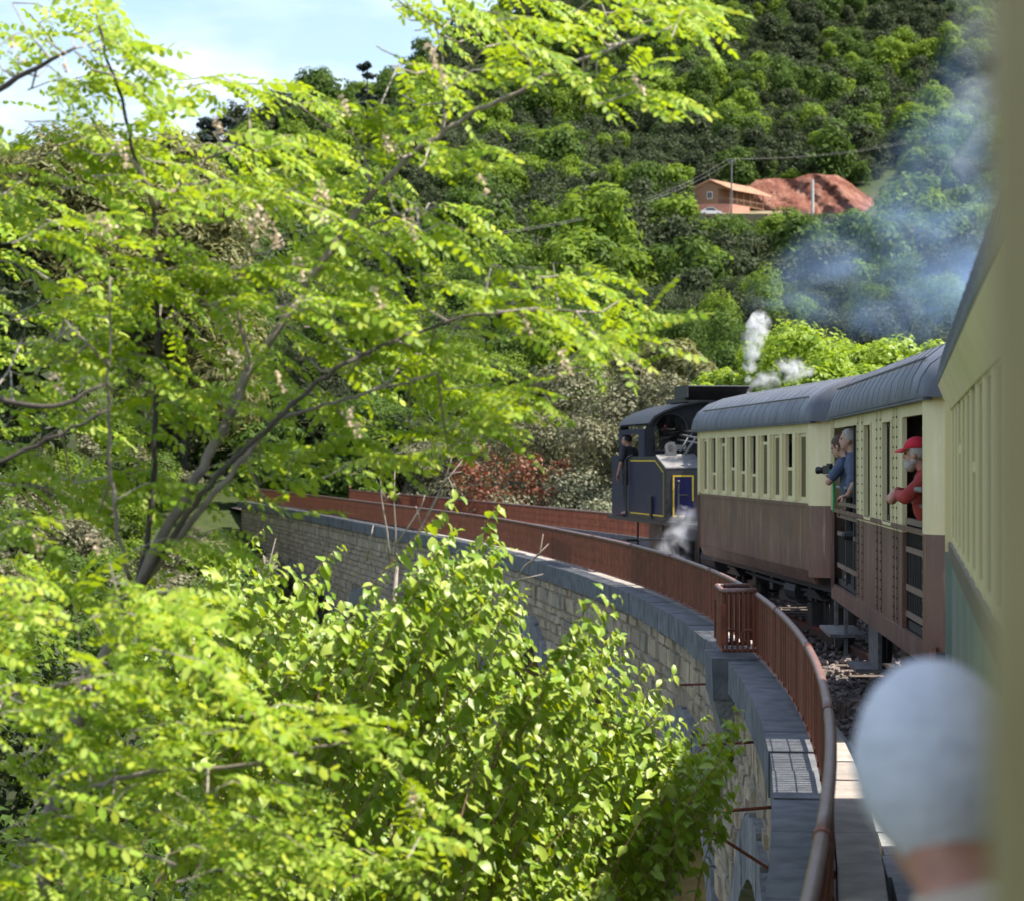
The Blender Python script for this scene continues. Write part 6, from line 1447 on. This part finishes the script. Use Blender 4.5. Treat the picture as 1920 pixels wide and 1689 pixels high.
# ------------------------------------------------------------------ steam and smoke
def puff(name, label, path, radii, dens, col, nscale, lo, hi, seed, aniso=.2, n_=26, step=.5, vox=.12, stretch=(1,1,1)):
    """cloud of steam or smoke: a lumpy closed skin filled with an uneven volume"""
    g = np.random.default_rng(seed); q = MB(); pts = np.array(path, float); t = np.linspace(0,1,len(pts)); c = pts.mean(0)
    for k in range(n_):
        u = (k+.5)/n_; w = np.array([np.interp(u,t,pts[:,j]) for j in range(3)]); r = float(np.interp(u,t,radii)); s = r*g.uniform(.7,1.05)
        q.sphere(w-c+g.normal(size=3)*r*.38*np.array([1,.8,1]), s, 12, 8)
    me = remesh_obj(q, vox*float(np.mean(radii)), 1)
    n = NT(name); tc_ = n.n('ShaderNodeTexCoord'); mp_ = n.n('ShaderNodeMapping'); mp_.inputs['Location'].default_value = (seed*3.1,seed,0); mp_.inputs['Scale'].default_value = stretch; n.l(tc_.outputs['Object'], mp_.inputs['Vector'])
    z1 = n.n('ShaderNodeTexNoise'); z1.inputs['Scale'].default_value = nscale; z1.inputs['Detail'].default_value = 6; z1.inputs['Roughness'].default_value = .6; z1.inputs['Distortion'].default_value = .9; n.l(mp_.outputs['Vector'], z1.inputs['Vector'])
    r_ = n.n('ShaderNodeMapRange'); r_.inputs[1].default_value = lo; r_.inputs[2].default_value = hi; n.l(z1.outputs['Fac'], r_.inputs[0])
    tot = None                                       # density thins out with distance from the drifting core
    for u in np.linspace(0,1,7):
        cc = np.array([np.interp(u,t,pts[:,j]) for j in range(3)])-c; rr = float(np.interp(u,t,radii))*1.25
        ds = n.n('ShaderNodeVectorMath', operation='DISTANCE'); ds.inputs[1].default_value = tuple(cc); n.l(tc_.outputs['Object'], ds.inputs[0])
        ml = n.n('ShaderNodeMapRange'); ml.inputs[1].default_value = rr; ml.inputs[2].default_value = rr*.1; n.l(ds.outputs['Value'], ml.inputs[0])
        tot = ml.outputs[0] if tot is None else n.math('MAXIMUM', tot, ml.outputs[0])
    pv = n.n('ShaderNodeVolumePrincipled'); pv.inputs['Color'].default_value = (*col,1); pv.inputs['Anisotropy'].default_value = aniso
    n.l(n.math('MULTIPLY', n.math('MULTIPLY', r_.outputs[0], tot), dens), pv.inputs['Density'])
    n.l(pv.outputs[0], n.out.inputs['Volume']); me.materials.clear(); me.materials.append(n.mat); n.mat.cycles.volume_step_rate = step
    return link(name, me, None, label, 'stuff', tuple(c))
puff('steam_plume', 'white jet of steam rising from the safety valve', [P(1402,738,40),P(1405,700,40.1),P(1410,660,40.2),P(1416,622,40.3),P(1420,606,40.3)], [.05,.11,.18,.24,.24], 13.0, (.98,.98,1.0), 5.5, .43, .62, 1, .1, 30, .25)
puff('steam_wisp', 'thin white steam drifting low over the carriage roof', [P(1405,728,40),P(1440,712,40),P(1480,690,40.5),P(1520,700,41)], [.08,.22,.28,.14], 6.0, (.95,.95,1.0), 3.0, .47, .66, 2, .2, 22, .4)
puff('steam_cloud', 'thin white steam escaping beside the locomotive wheels', [P(1290,950,37.3),P(1280,985,37.2),P(1268,1025,37.1),P(1262,1060,37.0)], [.14,.28,.34,.27], 4.5, (.93,.94,1.0), 2.6, .46, .68, 3, .2, 22, .4)
puff('blue_smoke', 'blue coal smoke drifting over the train in front of the wooded slope', [P(1420,600,44),P(1490,550,46),P(1600,510,48),P(1740,480,50),P(1880,430,52)], [.4,.9,1.4,1.7,1.9], .26, (.40,.60,.98), .8, .43, .70, 4, .1, 34, .5, .2, (.7,.7,1.2))
puff('blue_smoke', 'blue smoke low over the bright trees to the right', [P(1640,600,52),P(1720,570,50),P(1790,555,48),P(1880,500,46)], [.6,1.0,1.0,.9], .34, (.40,.60,.98), .9, .44, .70, 5, .1, 24, .5, .2)
puff('grey_smoke', 'pale grey smoke trailing high at the right edge', [P(1790,330,34),P(1830,230,32),P(1850,120,30),P(1840,20,28),P(1830,-60,27)], [.45,.5,.5,.45,.45], .6, (.80,.88,1.0), 1.2, .44, .70, 6, .1, 30, .5, .2)
puff('grey_smoke', 'faint grey blue smoke in front of the upper slope', [P(1700,400,46),P(1760,330,44),P(1800,240,42),P(1820,140,40)], [1.1,1.2,1.0,.7], .2, (.42,.64,1.0), .7, .42, .70, 7, .1, 26, .5, .2)
